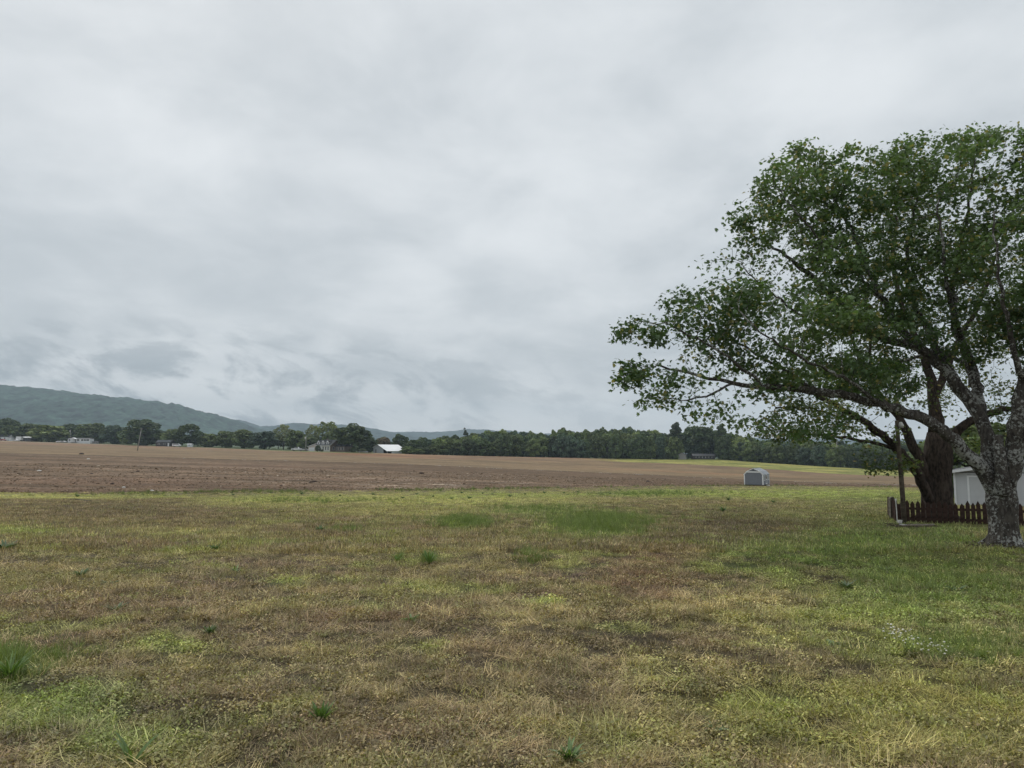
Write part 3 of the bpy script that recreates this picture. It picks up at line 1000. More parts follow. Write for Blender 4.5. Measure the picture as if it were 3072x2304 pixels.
def hero_leaves(pos, kids, tipd, n_traced, seed, per, size, mat, tints, spread=.2, reach=3):
    rng = np.random.default_rng(seed)
    sel = np.nonzero((tipd <= reach) & (np.arange(len(pos)) >= n_traced))[0]
    cnt = rng.poisson(np.where(tipd[sel] == 0, per * 2.0, per * .7))
    idx = np.repeat(sel, cnt); n = len(idx)
    # neighbouring twigs share their vigour, so that clumps are fuller or thinner
    p = pos[idx]
    vig = fbm(p[:, 0] / .9 + 40, p[:, 2] / .9 + p[:, 1] * .4, seed, 2)
    ok = rng.random(n) < np.clip(.16 + 3.2 * (vig - .32), .06, 1); idx = idx[ok]; p = p[ok]; n = len(idx)
    cen = p + rng.normal(size=(n, 3)) * spread * np.array([1, 1, .62]) + np.array([0, 0, -.05])
    nrm = unit(rng.normal(size=(n, 3)) * .6 + np.array([0, 0, .75]))
    sz = rng.uniform(.55, 1.4, n) * size
    # hanging leaves: the blade runs outwards and down
    out = unit(np.stack([rng.normal(size=n), rng.normal(size=n), -rng.uniform(.3, 1.5, n)], 1))
    a = unit(out - nrm * (out * nrm).sum(1, keepdims=True)); b = np.cross(nrm, a)
    sh = np.array(MAPLE)
    P = cen[:, None, :] + sz[:, None, None] * (a[:, None] * sh[None, :, 0, None] + b[:, None] * sh[None, :, 1, None] + nrm[:, None] * sh[None, :, 2, None])
    t = rng.random(n)[:, None]; t2 = fbm(cen[:, 0] / 1.4, cen[:, 2] / 1.4 + cen[:, 1] * .3, seed + 3, 2)[:, None]
    col = np.array(tints[0]) * (1 - sstep(t2, .35, .65)) + np.array(tints[1]) * sstep(t2, .35, .65)
    col = np.where(t > .93, np.array(tints[2]), col) * rng.uniform(.72, 1.3, (n, 1))
    k = len(sh)
    return mesh_np('crown', P.reshape(-1, 3), np.arange(n * k), np.full(n, k, np.int32), mat, False, {'bc': np.repeat(col, k, 0)}), n


def hero_tree(name, base, limbs, lobes, seed, n_attr, bark, leafm, tints, label, per, size, spread, **kw):
    pos, par, r, kids, nt, tipd = grow_tree(limbs, lobes, seed, n_attr, **kw)
    root = empty(name, base, 0, label, 'tree')
    b = np.array(base)
    pos = pos - b
    keep = np.arange(len(pos)) < nt
    tree_tubes(pos, par, r, kids, keep, True).build('trunk', bark, root, True)
    o = tree_tubes(pos, par, r, kids, ~keep, False).build('branches', bark, root, True); o['kind'] = 'stuff'
    me, n = hero_leaves(pos, kids, tipd, nt, seed, per, size, leafm, tints, spread)
    o = link('crown', me, root); o['kind'] = 'stuff'
    return root


NEAR_LIMBS = [
    [(3016, 1668, 17, 190), (3015, 1645, 17, 142), (3014, 1622, 17, 114), (3012, 1595, 17, 98), (3010, 1550, 17, 90), (3006, 1500, 17, 95), (3001, 1450, 17, 86)],
    [(2990, 1480, 17, 62), (2960, 1424, 17, 56), (2905, 1365, 16.9, 47), (2858, 1315, 16.8, 43), (2770, 1255, 16.7, 38), (2643, 1213, 16.5, 31), (2453, 1171, 16.3, 25), (2284, 1158, 16.1, 17), (2200, 1150, 16, 13), (2080, 1122, 15.9, 9), (1980, 1102, 15.8, 6)],
    [(2284, 1158, 16.1, 12), (2210, 1090, 15.6, 9), (2120, 1030, 15.4, 7), (2020, 985, 15.3, 5), (1930, 965, 15.2, 3)],
    [(2453, 1171, 16.3, 14), (2350, 1110, 16.8, 10), (2250, 1050, 17, 8), (2150, 1000, 17, 5)],
    [(2643, 1213, 16.5, 14), (2540, 1140, 15.6, 12), (2420, 1080, 14.9, 9), (2300, 1010, 14.4, 6), (2210, 930, 14.2, 4)],
    [(2995, 1465, 17.1, 64), (2965, 1340, 17.2, 50), (2938, 1243, 17.4, 46), (2875, 1159, 17.6, 42), (2833, 1104, 17.8, 38), (2770, 1053, 18, 33), (2690, 1025, 18.1, 27), (2622, 1002, 18.2, 29), (2567, 948, 18.3, 26), (2487, 880, 18.4, 20), (2420, 820, 18.4, 15), (2340, 755, 18.3, 9), (2250, 700, 18.2, 5)],
    [(2622, 1002, 18.2, 15), (2530, 985, 17.8, 11), (2430, 960, 17.5, 8), (2330, 890, 17.3, 6), (2240, 820, 17.2, 4)],
    [(2770, 1053, 18, 30), (2700, 985, 18.4, 26), (2650, 900, 18.7, 20), (2600, 800, 19, 15), (2560, 700, 19.2, 10), (2500, 600, 19.2, 7), (2430, 520, 19.2, 4)],
    [(2833, 1104, 17.8, 28), (2790, 1000, 18.6, 24), (2740, 900, 19, 18), (2720, 780, 19.3, 13), (2740, 650, 19.4, 9), (2770, 520, 19.4, 5)],
    [(2650, 900, 18.7, 13), (2580, 830, 18, 10), (2480, 740, 17.5, 7), (2390, 640, 17.2, 5), (2330, 560, 17.2, 3)],
    [(2938, 1243, 17.4, 44), (2925, 1150, 17.8, 38), (2913, 1095, 18, 35), (2880, 1020, 18.3, 29), (2860, 930, 18.6, 23), (2870, 800, 18.9, 16), (2900, 650, 19, 10), (2920, 510, 19, 6)],
    [(2880, 1020, 18.3, 20), (2850, 900, 17.6, 15), (2830, 760, 17, 10), (2810, 620, 16.8, 6)],
    [(3010, 1475, 16.9, 62), (3044, 1370, 16.7, 60), (3060, 1222, 16.4, 56), (3110, 1050, 16.2, 44), (3180, 850, 16, 28), (3230, 650, 16, 15)],
    [(3075, 1170, 16.4, 26), (3040, 1050, 15.9, 20), (3010, 900, 15.5, 14), (2990, 760, 15.3, 9), (2980, 640, 15.2, 5)],
    [(3005, 1470, 16.72, 52), (3004, 1390, 16.68, 38), (3001, 1335, 16.68, 33), (2999, 1308, 16.68, 26)],
    [(2913, 1095, 18, 16), (2800, 1060, 19, 12), (2690, 1085, 19.6, 9), (2560, 1095, 20, 6)],
]
NEAR_LOBES = [
    (2130, 890, 15.9, 110, 55, .9, .6), (2150, 980, 16.4, 120, 60, 1.0, .6), (2330, 960, 17.2, 130, 70, 1.1, .6), (2700, 1000, 17.2, 150, 60, 1.1, .5), (2620, 1150, 17.4, 160, 45, 1.0, .35), (2250, 640, 17.6, 70, 70, .8, .4),
    # u, v, Y, half width px, half height px, half depth m, weight
    (1960, 985, 15.4, 125, 42, .8, .55), (2060, 935, 15.6, 95, 48, .9, .5), (1930, 1105, 15.8, 95, 42, .7, .45), (2060, 1140, 15.9, 130, 75, 1.0, .7), (2180, 1040, 16, 150, 85, 1.3, 1.0),
    (2230, 900, 15.6, 130, 70, 1.2, .9), (2210, 800, 17.4, 110, 80, 1.2, .9), (2300, 690, 17.6, 120, 100, 1.3, 1.1), (2330, 540, 17.6, 75, 75, 1.0, .6), (2400, 500, 18.6, 110, 70, 1.2, .8),
    (2450, 620, 18.2, 170, 120, 1.6, 1.7), (2600, 540, 19, 190, 110, 1.8, 1.6), (2430, 800, 17.5, 190, 110, 1.6, 1.7), (2620, 720, 18.5, 210, 150, 2.0, 2.4), (2790, 520, 19, 190, 120, 1.8, 1.5),
    (2830, 700, 18.3, 210, 150, 2.0, 2.1), (2960, 560, 17.5, 190, 150, 2.0, 1.7), (2600, 900, 18.4, 210, 90, 1.6, 1.3), (2420, 960, 16, 180, 80, 1.4, 1.1), (2300, 1100, 16.2, 190, 80, 1.2, .8),
    (2500, 1090, 16.2, 190, 60, 1.2, .6), (3060, 800, 16, 180, 180, 2.0, 1.5), (3200, 650, 16, 200, 250, 2.2, 1.5), (3000, 960, 17, 170, 90, 1.4, .6), (2560, 1110, 19.6, 160, 50, 1.0, .35),
    (2010, 1190, 15.9, 110, 42, .8, .28), (2140, 1230, 16, 120, 45, .9, .32), (2290, 1265, 16.3, 140, 45, 1, .34), (2450, 1290, 16.6, 140, 40, 1, .28), (1890, 1130, 15.7, 50, 40, .6, .16),
    (3150, 950, 16.2, 170, 140, 1.5, .6), (2250, 1200, 16, 160, 55, .9, .3), (2860, 425, 19, 160, 42, 1.0, .35), (3000, 410, 17.4, 130, 42, 1.0, .3),
]
NEAR_LIMBS += [[(2453, 1171, 16.3, 11), (2360, 1215, 16.2, 8), (2260, 1250, 16.2, 5), (2170, 1262, 16.2, 3)], [(2200, 1150, 16, 8), (2120, 1185, 15.9, 6), (2040, 1205, 15.9, 3)]]
T_NEAR = (srgb(100, 122, 76), srgb(74, 97, 58), srgb(144, 138, 84))
nb = at(3012, 1655, 17)
hero_tree('lichen_maple', (nb.x, 17.0, zat(nb.x, 17.0)), NEAR_LIMBS, NEAR_LOBES, 5, 10800, M_BARK_L, M_LEAF_A, T_NEAR,
          'big leaning maple with pale lichen patches on its forked trunk at right', 29, .10, .145, step=.17, di=1.5, dk=.32)
BACK_LIMBS = [
    [(2816, 1580, 27, 170), (2815, 1562, 27, 128), (2814, 1535, 27, 104), (2812, 1450, 27, 88), (2815, 1380, 27, 90), (2813, 1325, 27, 76), (2808, 1268, 27.05, 46)],
    [(2790, 1500, 26.8, 34), (2755, 1425, 26.5, 32), (2690, 1345, 26, 27), (2630, 1293, 25.8, 25), (2580, 1260, 25.6, 22), (2480, 1200, 25.3, 17), (2400, 1160, 25, 12), (2310, 1130, 24.8, 7)],
    [(2690, 1345, 26, 13), (2600, 1326, 25.8, 11), (2500, 1308, 25.5, 9), (2420, 1302, 25.3, 6), (2340, 1290, 25.2, 4)],
    [(2795, 1450, 27, 38), (2765, 1390, 27, 34), (2720, 1300, 27.1, 29), (2680, 1230, 27.2, 23), (2620, 1160, 27.3, 17), (2580, 1080, 27.5, 13), (2540, 980, 27.5, 8)],
    [(2812, 1305, 27, 50), (2800, 1200, 27.2, 36), (2785, 1110, 27.4, 28), (2745, 1010, 27.6, 21), (2700, 900, 27.8, 15), (2680, 780, 28, 14), (2690, 650, 28, 8)],
    [(2800, 1200, 27.2, 28), (2840, 1100, 27.8, 25), (2890, 1000, 28.2, 19), (2950, 880, 28.5, 13), (2990, 760, 28.6, 8)],
    [(2845, 1330, 27, 36), (2900, 1272, 26.6, 30), (2990, 1235, 26.2, 23), (3080, 1215, 26, 15), (3180, 1180, 26, 8)],
    [(2620, 1160, 27.3, 11), (2612, 1080, 27, 10), (2608, 1000, 27, 7), (2600, 920, 27, 4)],
    [(2580, 1260, 25.6, 10), (2500, 1245, 24.8, 8), (2420, 1225, 24.2, 6), (2330, 1220, 23.8, 4)],
]
BACK_LOBES = [
    (2330, 1150, 24.8, 120, 70, 1.4, .5), (2430, 1230, 24.6, 170, 55, 1.6, .8), (2400, 1300, 25.2, 170, 28, 1.4, .5), (2560, 1290, 25.8, 150, 40, 1.6, .5), (2560, 1150, 26.5, 170, 75, 2, .9),
    (2560, 980, 27.4, 160, 90, 2, .9), (2640, 860, 27.6, 170, 110, 2.2, 1.0), (2700, 680, 28, 170, 120, 2.2, 1.0), (2850, 900, 28, 190, 120, 2.4, 1.1), (2990, 760, 28.4, 190, 130, 2.4, 1.1),
    (3000, 1080, 27, 190, 90, 2.2, 1.0), (3080, 1210, 26.2, 150, 90, 2, .8), (2900, 1180, 28.5, 150, 80, 1.6, .6), (3100, 950, 27, 170, 140, 2.4, .9), (2700, 1080, 28.6, 140, 80, 1.6, .6),
    (2670, 1400, 25.6, 85, 26, .9, .22), (2980, 1330, 27.5, 120, 60, 1.4, .4), (2720, 1180, 25, 110, 60, 1.3, .4),
]
T_BACK = (srgb(96, 110, 58), srgb(70, 86, 46), srgb(138, 126, 72))
bb = at(2815, 1560, 27)
hero_tree('dark_maple', (bb.x, 27.0, zat(bb.x, 27.0)), BACK_LIMBS, BACK_LOBES, 15, 5600, M_BARK_D, M_LEAF_B, T_BACK,
          'dark thick-trunked maple standing behind the picket fence', 21, .115, .2, step=.25, di=2.0, dk=.46)

def roots(tree_name, base, mat, n, r0, L, seed):
    t_ = [o for o in bpy.data.objects if o.name.startswith(tree_name) and o.type == 'EMPTY'][0]; q = random.Random(seed)
    for i in range(n):
        an = i * 6.283 / n + q.uniform(-.3, .3); d = Vector((math.cos(an), math.sin(an), 0)); l = L * q.uniform(.7, 1.2)
        MB().tube([d * r0 * .45 + Vector((0, 0, r0 * 1.15)), d * r0 * .95 + Vector((0, 0, r0 * .42)), d * (r0 + l * .5) + Vector((0, 0, .05)), d * (r0 + l) + Vector((0, 0, -.08))], [r0 * .42, r0 * .34, r0 * .2, r0 * .07], 9, True, .08).build('root', mat, t_, True)


roots('lichen_maple', nb, M_BARK_L, 7, .30, .28, 3)
roots('dark_maple', bb, M_BARK_D, 7, .5, .6, 4)

# ------------------------------------------------------------------ picket fence, pole and odds and ends beside the big tree
M_PICKET = plain('weathered_red_picket', (.058, .035, .028), .9, .5, 7.0, .1, 0, .01)
M_GREYWOOD = plain('grey_weathered_wood', (.15, .135, .11), .92, .4, 9.0, .1, 0, .01)
M_POLE = plain('old_pole_wood', (.10, .082, .062), .92, .45, 6.0, .1, 0, .015)
M_WHITE = plain('white_paint', (.74, .75, .75), .6, .12, 2.0)
M_WHITEDIRTY = plain('dirty_white_plastic', (.62, .61, .58), .6, .25, 9.0)
M_GALV = plain('galvanised_metal', (.35, .36, .36), .5, .25, 6.0, .5, .5)


def gpt(u, Y, v=1560):
    dx, dy, _ = ray(u, v); x = dx / dy * Y
    return Vector((x, Y, zat(x, Y)))


P0, P1 = gpt(2692, 26.0), gpt(3420, 22.2)
PB = gpt(2664, 30.5)
fence = empty('picket_fence', P0, 0, 'low dark picket fence with pointed boards in front of the thick dark trunk', 'fence')
pk = MB().prism([(-.064, 0), (.064, 0), (.064, .655), (0, .77), (-.064, .655)], -.009, .009).mesh('picket', M_PICKET)
fr = random.Random(3)


def pickets(A, B, gap, side):
    d = B - A; n = int(d.length / gap); rz = math.atan2(d.y, d.x)
    for i in range(n + 1):
        q = A + d * (i / n); q.z = zat(q.x, q.y)
        o = link('picket', pk, fence); o.location = q - P0 + Vector((0, 0, fr.uniform(.0, .03)))
        o.rotation_euler = (fr.uniform(-.03, .03), fr.uniform(-.025, .025), rz + fr.uniform(-.04, .04)); o.scale = (fr.uniform(.9, 1.08), 1, fr.uniform(.95, 1.06))
    off = Vector((-math.sin(rz), math.cos(rz), 0)) * .035
    for h in (.17, .52):
        m = MB(); K = 5
        for k in range(K):
            a, b = A + d * (k / K), A + d * ((k + 1) / K)
            a.z = zat(a.x, a.y) + h; b.z = zat(b.x, b.y) + h
            m.bar(a - P0 + off, b - P0 + off, .04, .085)
        m.build('rail', M_PICKET, fence)
    for k in range(1, 4):
        a = A + d * (k / 3.3); a.z = zat(a.x, a.y); a2 = a - P0 + off * 3.0
        MB().box(a2.x - .045, a2.x + .045, a2.y - .045, a2.y + .045, a2.z - .3, a2.z + .66).build('post', M_PICKET, fence)


pickets(P0, P1, .166, 1)
pickets(PB, P0 + (PB - P0) * .04, .166, -1)
cp = gpt(2677, 28.0) - P0
MB().prism([(-.09, -.3), (.09, -.3), (.085, .80), (.05, .87), (-.06, .84), (-.085, .78)], -.08, .08).build('corner_post', M_GREYWOOD, fence, loc=cp)

pp = gpt(2713, 25.2)
pole = empty('old_pole', pp, 0, 'slim leaning wooden pole with a small fixture on top at the fence corner', 'pole')
topv = at(2690, 1262, 25.6) - pp
MB().tube([(0, 0, -.3), topv * .35 + Vector((.01, 0, 0)), topv * .7, topv], [.085, .08, .072, .062], 10).build('shaft', M_POLE, pole, True)
MB().tube([topv + Vector((.10, -.05, -.25)), topv + Vector((.11, -.06, -.16)), topv + Vector((.11, -.06, -.05))], [.09, .10, .04], 10).build('lamp_cap', M_WHITEDIRTY, pole, True)
MB().bar(topv + Vector((.0, -.02, -.12)), topv + Vector((.11, -.06, -.10)), .03, .03).build('bracket', M_GALV, pole)

sp = gpt(2692, 25.3)
stake = empty('fence_stake', sp, 0, 'thin pale metal stake upright at the fence corner', 'stake')
MB().tube([(0, 0, -.2), (-.01, 0, .45), (-.025, 0, .86)], .018, 6).build('rod', M_WHITEDIRTY, stake)
MB().box(-.045, .0, -.02, .02, .82, .88).build('cap', M_WHITEDIRTY, stake)

bk = gpt(2700, 25.0)
bucket = empty('bucket', bk, .3, 'small white bucket at the foot of the leaning pole', 'bucket')
MB().tube([(0, 0, 0), (0, 0, .15)], [.055, .07], 14).build('body', M_WHITEDIRTY, bucket, True)
MB().tube([(0, 0, .145), (0, 0, .158)], [.076, .076], 14).build('rim', M_WHITEDIRTY, bucket)

db = gpt(2728, 23.6)
for i, (dx, dyv, L, rz, col, lab) in enumerate([
        (-.15, .1, 1.0, .25, M_POLE, 'dark weathered board lying at the back of the scrap heap by the pole'),
        (.12, .28, .55, -.18, M_WHITE, 'short white painted board lying among the scrap by the pole'),
        (.05, -.2, 1.25, .05, M_POLE, 'dark rotting plank lying in the grass before the pole'),
        (.35, -.02, .8, -.35, M_GREYWOOD, 'grey plank tilted across the scrap right of the pole')]):
    x, y = db.x + dx, db.y + dyv
    o = MB().box(-L / 2, L / 2, -.06, .06, -.012, .014).build('scrap_board', col)
    o.location = (x, y, zat(x, y) + .06 + .02 * i); o.rotation_euler = (.1 * (i - 1), .05 * (2 - i), rz)
    tag(o, lab, 'board', 'scrap boards by the pole')
pr_ = random.Random(5)
mb = MB()
for i in range(46):
    x = db.x + pr_.gauss(-.1, .4); y = db.y + pr_.gauss(0, .22); z = zat(x, y); an = pr_.uniform(0, 6.28); L = pr_.uniform(.2, .6)
    d = Vector((math.cos(an), math.sin(an) * .6, pr_.uniform(-.02, .15))) * L
    p = Vector((x, y, z + pr_.uniform(.01, .10)))
    mb.tube([p, p + d * .5 + Vector((0, 0, .02)), p + d], [.012, .01, .004], 4)
tag(mb.build('twig_litter', M_POLE), kind='stuff')

# ------------------------------------------------------------------ white outbuilding behind the trees at the right
def siding(name, col=(.66, .67, .68), var=.08):
    t = NT(name); co = t.coord()
    f = t.noise(co, 2.5, 5, .6); st = t.noise(t.coord('Object', (6, 6, .4)), 2.0, 4, .6)
    c = t.mix(t.rng(f, .3, .7), tuple(np.array(col) * (1 - var)), col)
    c = t.mix(t.rng(st, .55, .8, 0, .35), c, tuple(np.array(col) * .6))
    return t.principled(c, .6, None, 0, .25)


M_CLAP = siding('white_clapboard', (.52, .53, .54))
M_TRIM = plain('white_trim', (.72, .73, .74), .55, .06, 2.0)
M_ROOFG = plain('grey_shingle', (.16, .16, .165), .9, .3, 4.0, .1)
M_DARKIN = plain('dark_interior', (.02, .02, .02), .95, .2, 2.0, .05)
gp = gpt(2867, 42.0, 1500)
gar = empty('white_outbuilding', (gp.x, gp.y, gp.z - .35), -.64, 'white clapboard outbuilding seen between the two trunks at the right edge', 'building')
W_, D_, EV, PKH = 8.2, 7.0, 2.3, 3.0
MB().prism([(0, 0), (W_, 0), (W_, EV), (W_ / 2, PKH), (0, EV)], .03, D_).build('wall', M_DARKIN, gar)
nb_ = int(EV / .125)
def board_mesh(w):
    return MB().prism_x([(0, 0), (.018, 0), (.026, .125), (.0, .125)], 0, w)
for i in range(nb_):          # clapboards: each course lapped over the one below
    z = i * .125
    for (xa, xb) in ((.0, .62), (2.02, 4.55), (7.35, W_)) if .0 <= z < 2.05 else ((0, W_),):
        o = MB().prism_x([(.0, 0), (.03, 0), (.03, .127), (.022, .127)], xa, xb).build('clapboard', M_CLAP, gar, loc=(0, 0, z))
    o = MB().box(0, .012, 0, D_, 0, .12).build('clapboard', M_CLAP, gar, loc=(-.014, 0.03, z))
for i in range(int((PKH - EV) / .125)):
    z = EV + i * .125; f = (z - EV) / (PKH - EV); ins = f * W_ / 2 + .12
    if W_ - 2 * ins > .2: MB().prism_x([(.0, 0), (.03, 0), (.03, .127), (.022, .127)], ins, W_ - ins).build('clapboard', M_CLAP, gar, loc=(0, 0, z))
for x in (0.0, W_): MB().box(x - .05, x + .05, -.022, .06, 0, EV).build('corner_board', M_TRIM, gar)
# board door at the left, panelled garage door at the right
door = MB().box(.72, 1.92, -.004, .02, .04, 2.0).build('door', M_CLAP, gar)
for k in range(6): MB().box(.73 + k * .198, .915 + k * .198, -.014, -.004, .06, 1.98).build('board', M_CLAP, door)
for (xa, xb, za, zb) in ((.62, .72, 0, 2.1), (1.92, 2.02, 0, 2.1), (.72, 1.92, 2.0, 2.1)): MB().box(xa, xb, -.026, .03, za, zb).build('door_trim', M_TRIM, gar)
gd = MB().box(4.65, 7.25, -.004, .02, .02, 1.98).build('garage_door', M_CLAP, gar)
for r_ in range(4):
    for c_ in range(4): MB().box(4.70 + c_ * .64, 5.28 + c_ * .64, -.016, -.004, .06 + r_ * .49, .47 + r_ * .49).build('panel', M_CLAP, gd)
for (xa, xb, za, zb) in ((4.55, 4.65, 0, 2.1), (7.25, 7.35, 0, 2.1), (4.65, 7.25, 1.98, 2.1)): MB().box(xa, xb, -.03, .03, za, zb).build('door_trim', M_TRIM, gar)
rf = MB()
for s in (-1, 1):
    x0, x1 = W_ / 2, W_ / 2 + s * (W_ / 2 + .35); sl_ = (PKH - EV) / (W_ / 2)
    z1 = PKH - sl_ * (W_ / 2 + .35)
    rf.prism([(x0, PKH + .04), (x1, z1 + .04), (x1, z1 + .12), (x0, PKH + .12)] if s > 0 else [(x1, z1 + .04), (x0, PKH + .04), (x0, PKH + .12), (x1, z1 + .12)], -.35, D_ + .3)
rfo = rf.build('roof', M_ROOFG, gar)
for s in (-1, 1):
    x1 = W_ / 2 + s * (W_ / 2 + .36); z1 = PKH - sl_ * (W_ / 2 + .36)
    MB().bar((W_ / 2, -.37, PKH + .02), (x1, -.37, z1 + .02), .03, .15).build('rake_board', M_TRIM, rfo)

# ------------------------------------------------------------------ grey portable shed at the lawn's far edge
M_SHED = siding('grey_shed_siding', (.20, .215, .24), .1)
M_SHEDT = plain('pale_shed_trim', (.82, .83, .82), .6, .08, 3.0)
M_METROOF = plain('grey_metal_roof', (.27, .285, .30), .45, .15, 1.0, .5, .3)
M_GLASS = plain('dark_window_glass', (.035, .04, .045), .12, .3, 1.0, .6)
M_SKID = plain('timber_skid', (.08, .065, .05), .9, .3, 3.0)
sc_ = at(2261, 1455.5, 125.5)
shed_rz = math.radians(-31)
shed = empty('portable_shed', (sc_.x, sc_.y, zat(sc_.x, sc_.y) - .02), shed_rz, 'grey barn-roofed portable shed with white corner trim at the field edge', 'shed')
SW, SL = 1.62, 5.4
prof = [(-SW, .22), (SW, .22), (SW, 1.98), (1.14, 2.50), (0, 3.02), (-1.14, 2.50), (-SW, 1.98)]
MB().prism(prof, .05, SL).build('wall', M_SHED, shed)
for k in range(13):            # panel grooves of the end wall read as separate boards
    x = -SW + .12 + k * (2 * SW - .24) / 13
    MB().box(x + .008, x + (2 * SW - .24) / 13 - .008, .028, .05, .22, 2.34 if abs(x + .11) < 1.1 else 1.98).build('siding_board', M_SHED, shed)
for s in (-1, 1):
    MB().box(min(s * SW, s * (SW - .15)), max(s * SW, s * (SW - .15)), .0, .03, .2, 2.0).build('corner_trim', M_SHEDT, shed)
    MB().bar((s * (SW - .07), .012, 1.97), (s * 1.12, .012, 2.46), .026, .13).build('slant_trim', M_SHEDT, shed)
    for ya in (.06, SL - .16): MB().box(min(s * SW, s * (SW + .025)), max(s * SW, s * (SW + .025)), ya, ya + .12, .2, 1.96).build('corner_trim', M_SHEDT, shed)
MB().box(-1.16, 1.16, -.022, .028, 2.33, 2.53).build('beam_trim', M_SHEDT, shed)
rp = [(-SW - .06, 1.93), (-1.14, 2.50), (0, 3.02), (1.14, 2.50), (SW + .06, 1.93)]
for a_, b_ in zip(rp[:-1], rp[1:]):
    MB().prism([a_, b_, (b_[0], b_[1] + .05), (a_[0], a_[1] + .05)], -.02, SL + .04).build('roof_panel', M_METROOF, shed)
    MB().bar((a_[0], -.03, a_[1] + .01), (b_[0], -.03, b_[1] + .01), .02, .10).build('rake_trim', M_SHEDT, shed)
MB().box(-.08, .08, -.1, SL + .09, 3.055, 3.085).build('ridge_cap', M_METROOF, shed)
vt_ = MB().box(-.14, .14, .02, .045, 2.70, 2.86).build('gable_vent', M_GLASS, shed)
x = SW
sd = MB().box(x, x + .03, 2.15, 3.15, .3, 1.95).build('door', M_SHED, shed)
for (ya, yb, za, zb) in ((2.1, 2.2, .28, 1.98), (3.1, 3.2, .28, 1.98), (2.2, 3.1, 1.88, 1.98), (2.2, 3.1, 1.02, 1.12), (2.2, 3.1, .28, .38)): MB().box(x + .03, x + .055, ya, yb, za, zb).build('door_trim', M_SHEDT, sd)
MB().box(x + .03, x + .04, 2.3, 3.0, 1.2, 1.8).build('pane', M_GLASS, sd)
for y0 in (.75, 4.0):
    w_ = MB().box(x, x + .02, y0, y0 + .7, 1.0, 1.75).build('window', M_GLASS, shed)
    for (ya, yb, za, zb) in ((y0 - .07, y0, .93, 1.82), (y0 + .7, y0 + .77, .93, 1.82), (y0, y0 + .7, 1.75, 1.82), (y0, y0 + .7, .93, 1.0), (y0 + .33, y0 + .37, 1.0, 1.75)): MB().box(x, x + .045, ya, yb, za, zb).build('frame', M_SHEDT, w_)
for s in (-1.2, 0, 1.2): MB().box(s - .07, s + .07, .0, SL, -.15, .215).build('skid', M_SKID, shed)
for (ya, za) in ((2.3, .12),): MB().box(SW + .02, SW + .5, ya, ya + .8, -.05, za).build('step', M_SHEDT, shed)

# ------------------------------------------------------------------ white barn
M_BARNW = siding('white_barn_metal', (.60, .62, .66), .1)
M_BARNR = plain('bright_metal_roof', (.86, .87, .87), .5, .04, .3, .3)
bp = at(1161, 1361, 356)
barn = empty('white_barn', (bp.x, bp.y, zat(bp.x, bp.y) - .05), math.radians(-38), 'long low white barn with bright metal roof and an open bay', 'barn')
# local x along the gable (right end at 0, going left is negative), y into the length
pr2 = [(-10.3, 0), (-2.9, 0), (-2.9, 2.55), (-6.6, 4.25), (-10.3, 3.05)]
MB().prism(pr2, 0, 13.2).build('wall', M_BARNW, barn)
for k in range(12):
    x0 = -10.28 + k * .615
    top = np.interp(x0 + .3, [-10.3, -6.6, -2.9], [3.05, 4.25, 2.55]) - .22
    MB().box(x0 + .02, x0 + .58, -.03, 0, .02, top).build('wall_panel', M_BARNW, barn)
MB().box(-8.5, -8.0, -.05, -.03, 0, 2.1).build('door', M_GLASS, barn)
MB().prism([(-10.8, 2.95), (-6.6, 4.33), (-6.6, 4.45), (-10.8, 3.07)], -.5, 13.7).build('roof', M_BARNR, barn)
MB().prism([(-6.6, 4.33), (.35, 1.05), (.35, 1.17), (-6.6, 4.45)], -.5, 13.7).build('roof', M_BARNR, barn)
MB().box(-.08, .0, 3.2, 13.2, 0, 1.1).build('side_wall', M_BARNW, barn)
for y0 in (.05, 3.1): MB().box(-.12, .04, y0, y0 + .16, -.1, 1.12).build('post', M_BARNW, barn)
MB().box(-2.88, -2.80, .3, 13.1, 0, 2.5).build('bay_shade_sheet', M_DARKIN, barn)  # near-black sheet over the white wall: the open bay's shade as colour

# ------------------------------------------------------------------ farmhouse
M_CREAM = siding('cream_front', (.60, .52, .46), .12)
def brick(name, col):
    t = NT(name); co = t.coord(); b = t.n('TexBrick'); t.l(co, b.inputs['Vector']); b.inputs['Scale'].default_value = 4
    b.inputs['Color1'].default_value = (*col, 1); b.inputs['Color2'].default_value = (*[q * .75 for q in col], 1); b.inputs['Mortar'].default_value = (*[min(q * 1.3, .6) for q in col], 1)
    return t.principled(b.outputs[0], .9)
M_BRICK = brick('brown_brick', (.22, .175, .15))
M_PINK = brick('pale_brick', (.54, .45, .40))
M_ROOFD = plain('dark_shingle', (.075, .08, .085), .9, .3, 1.0, .1)
hp = at(990, 1353.5, 352)
house = empty('farmhouse', (hp.x, hp.y, zat(hp.x, hp.y) - .05), math.radians(-30), 'cream and brick farmhouse with three white roof dormers', 'house')
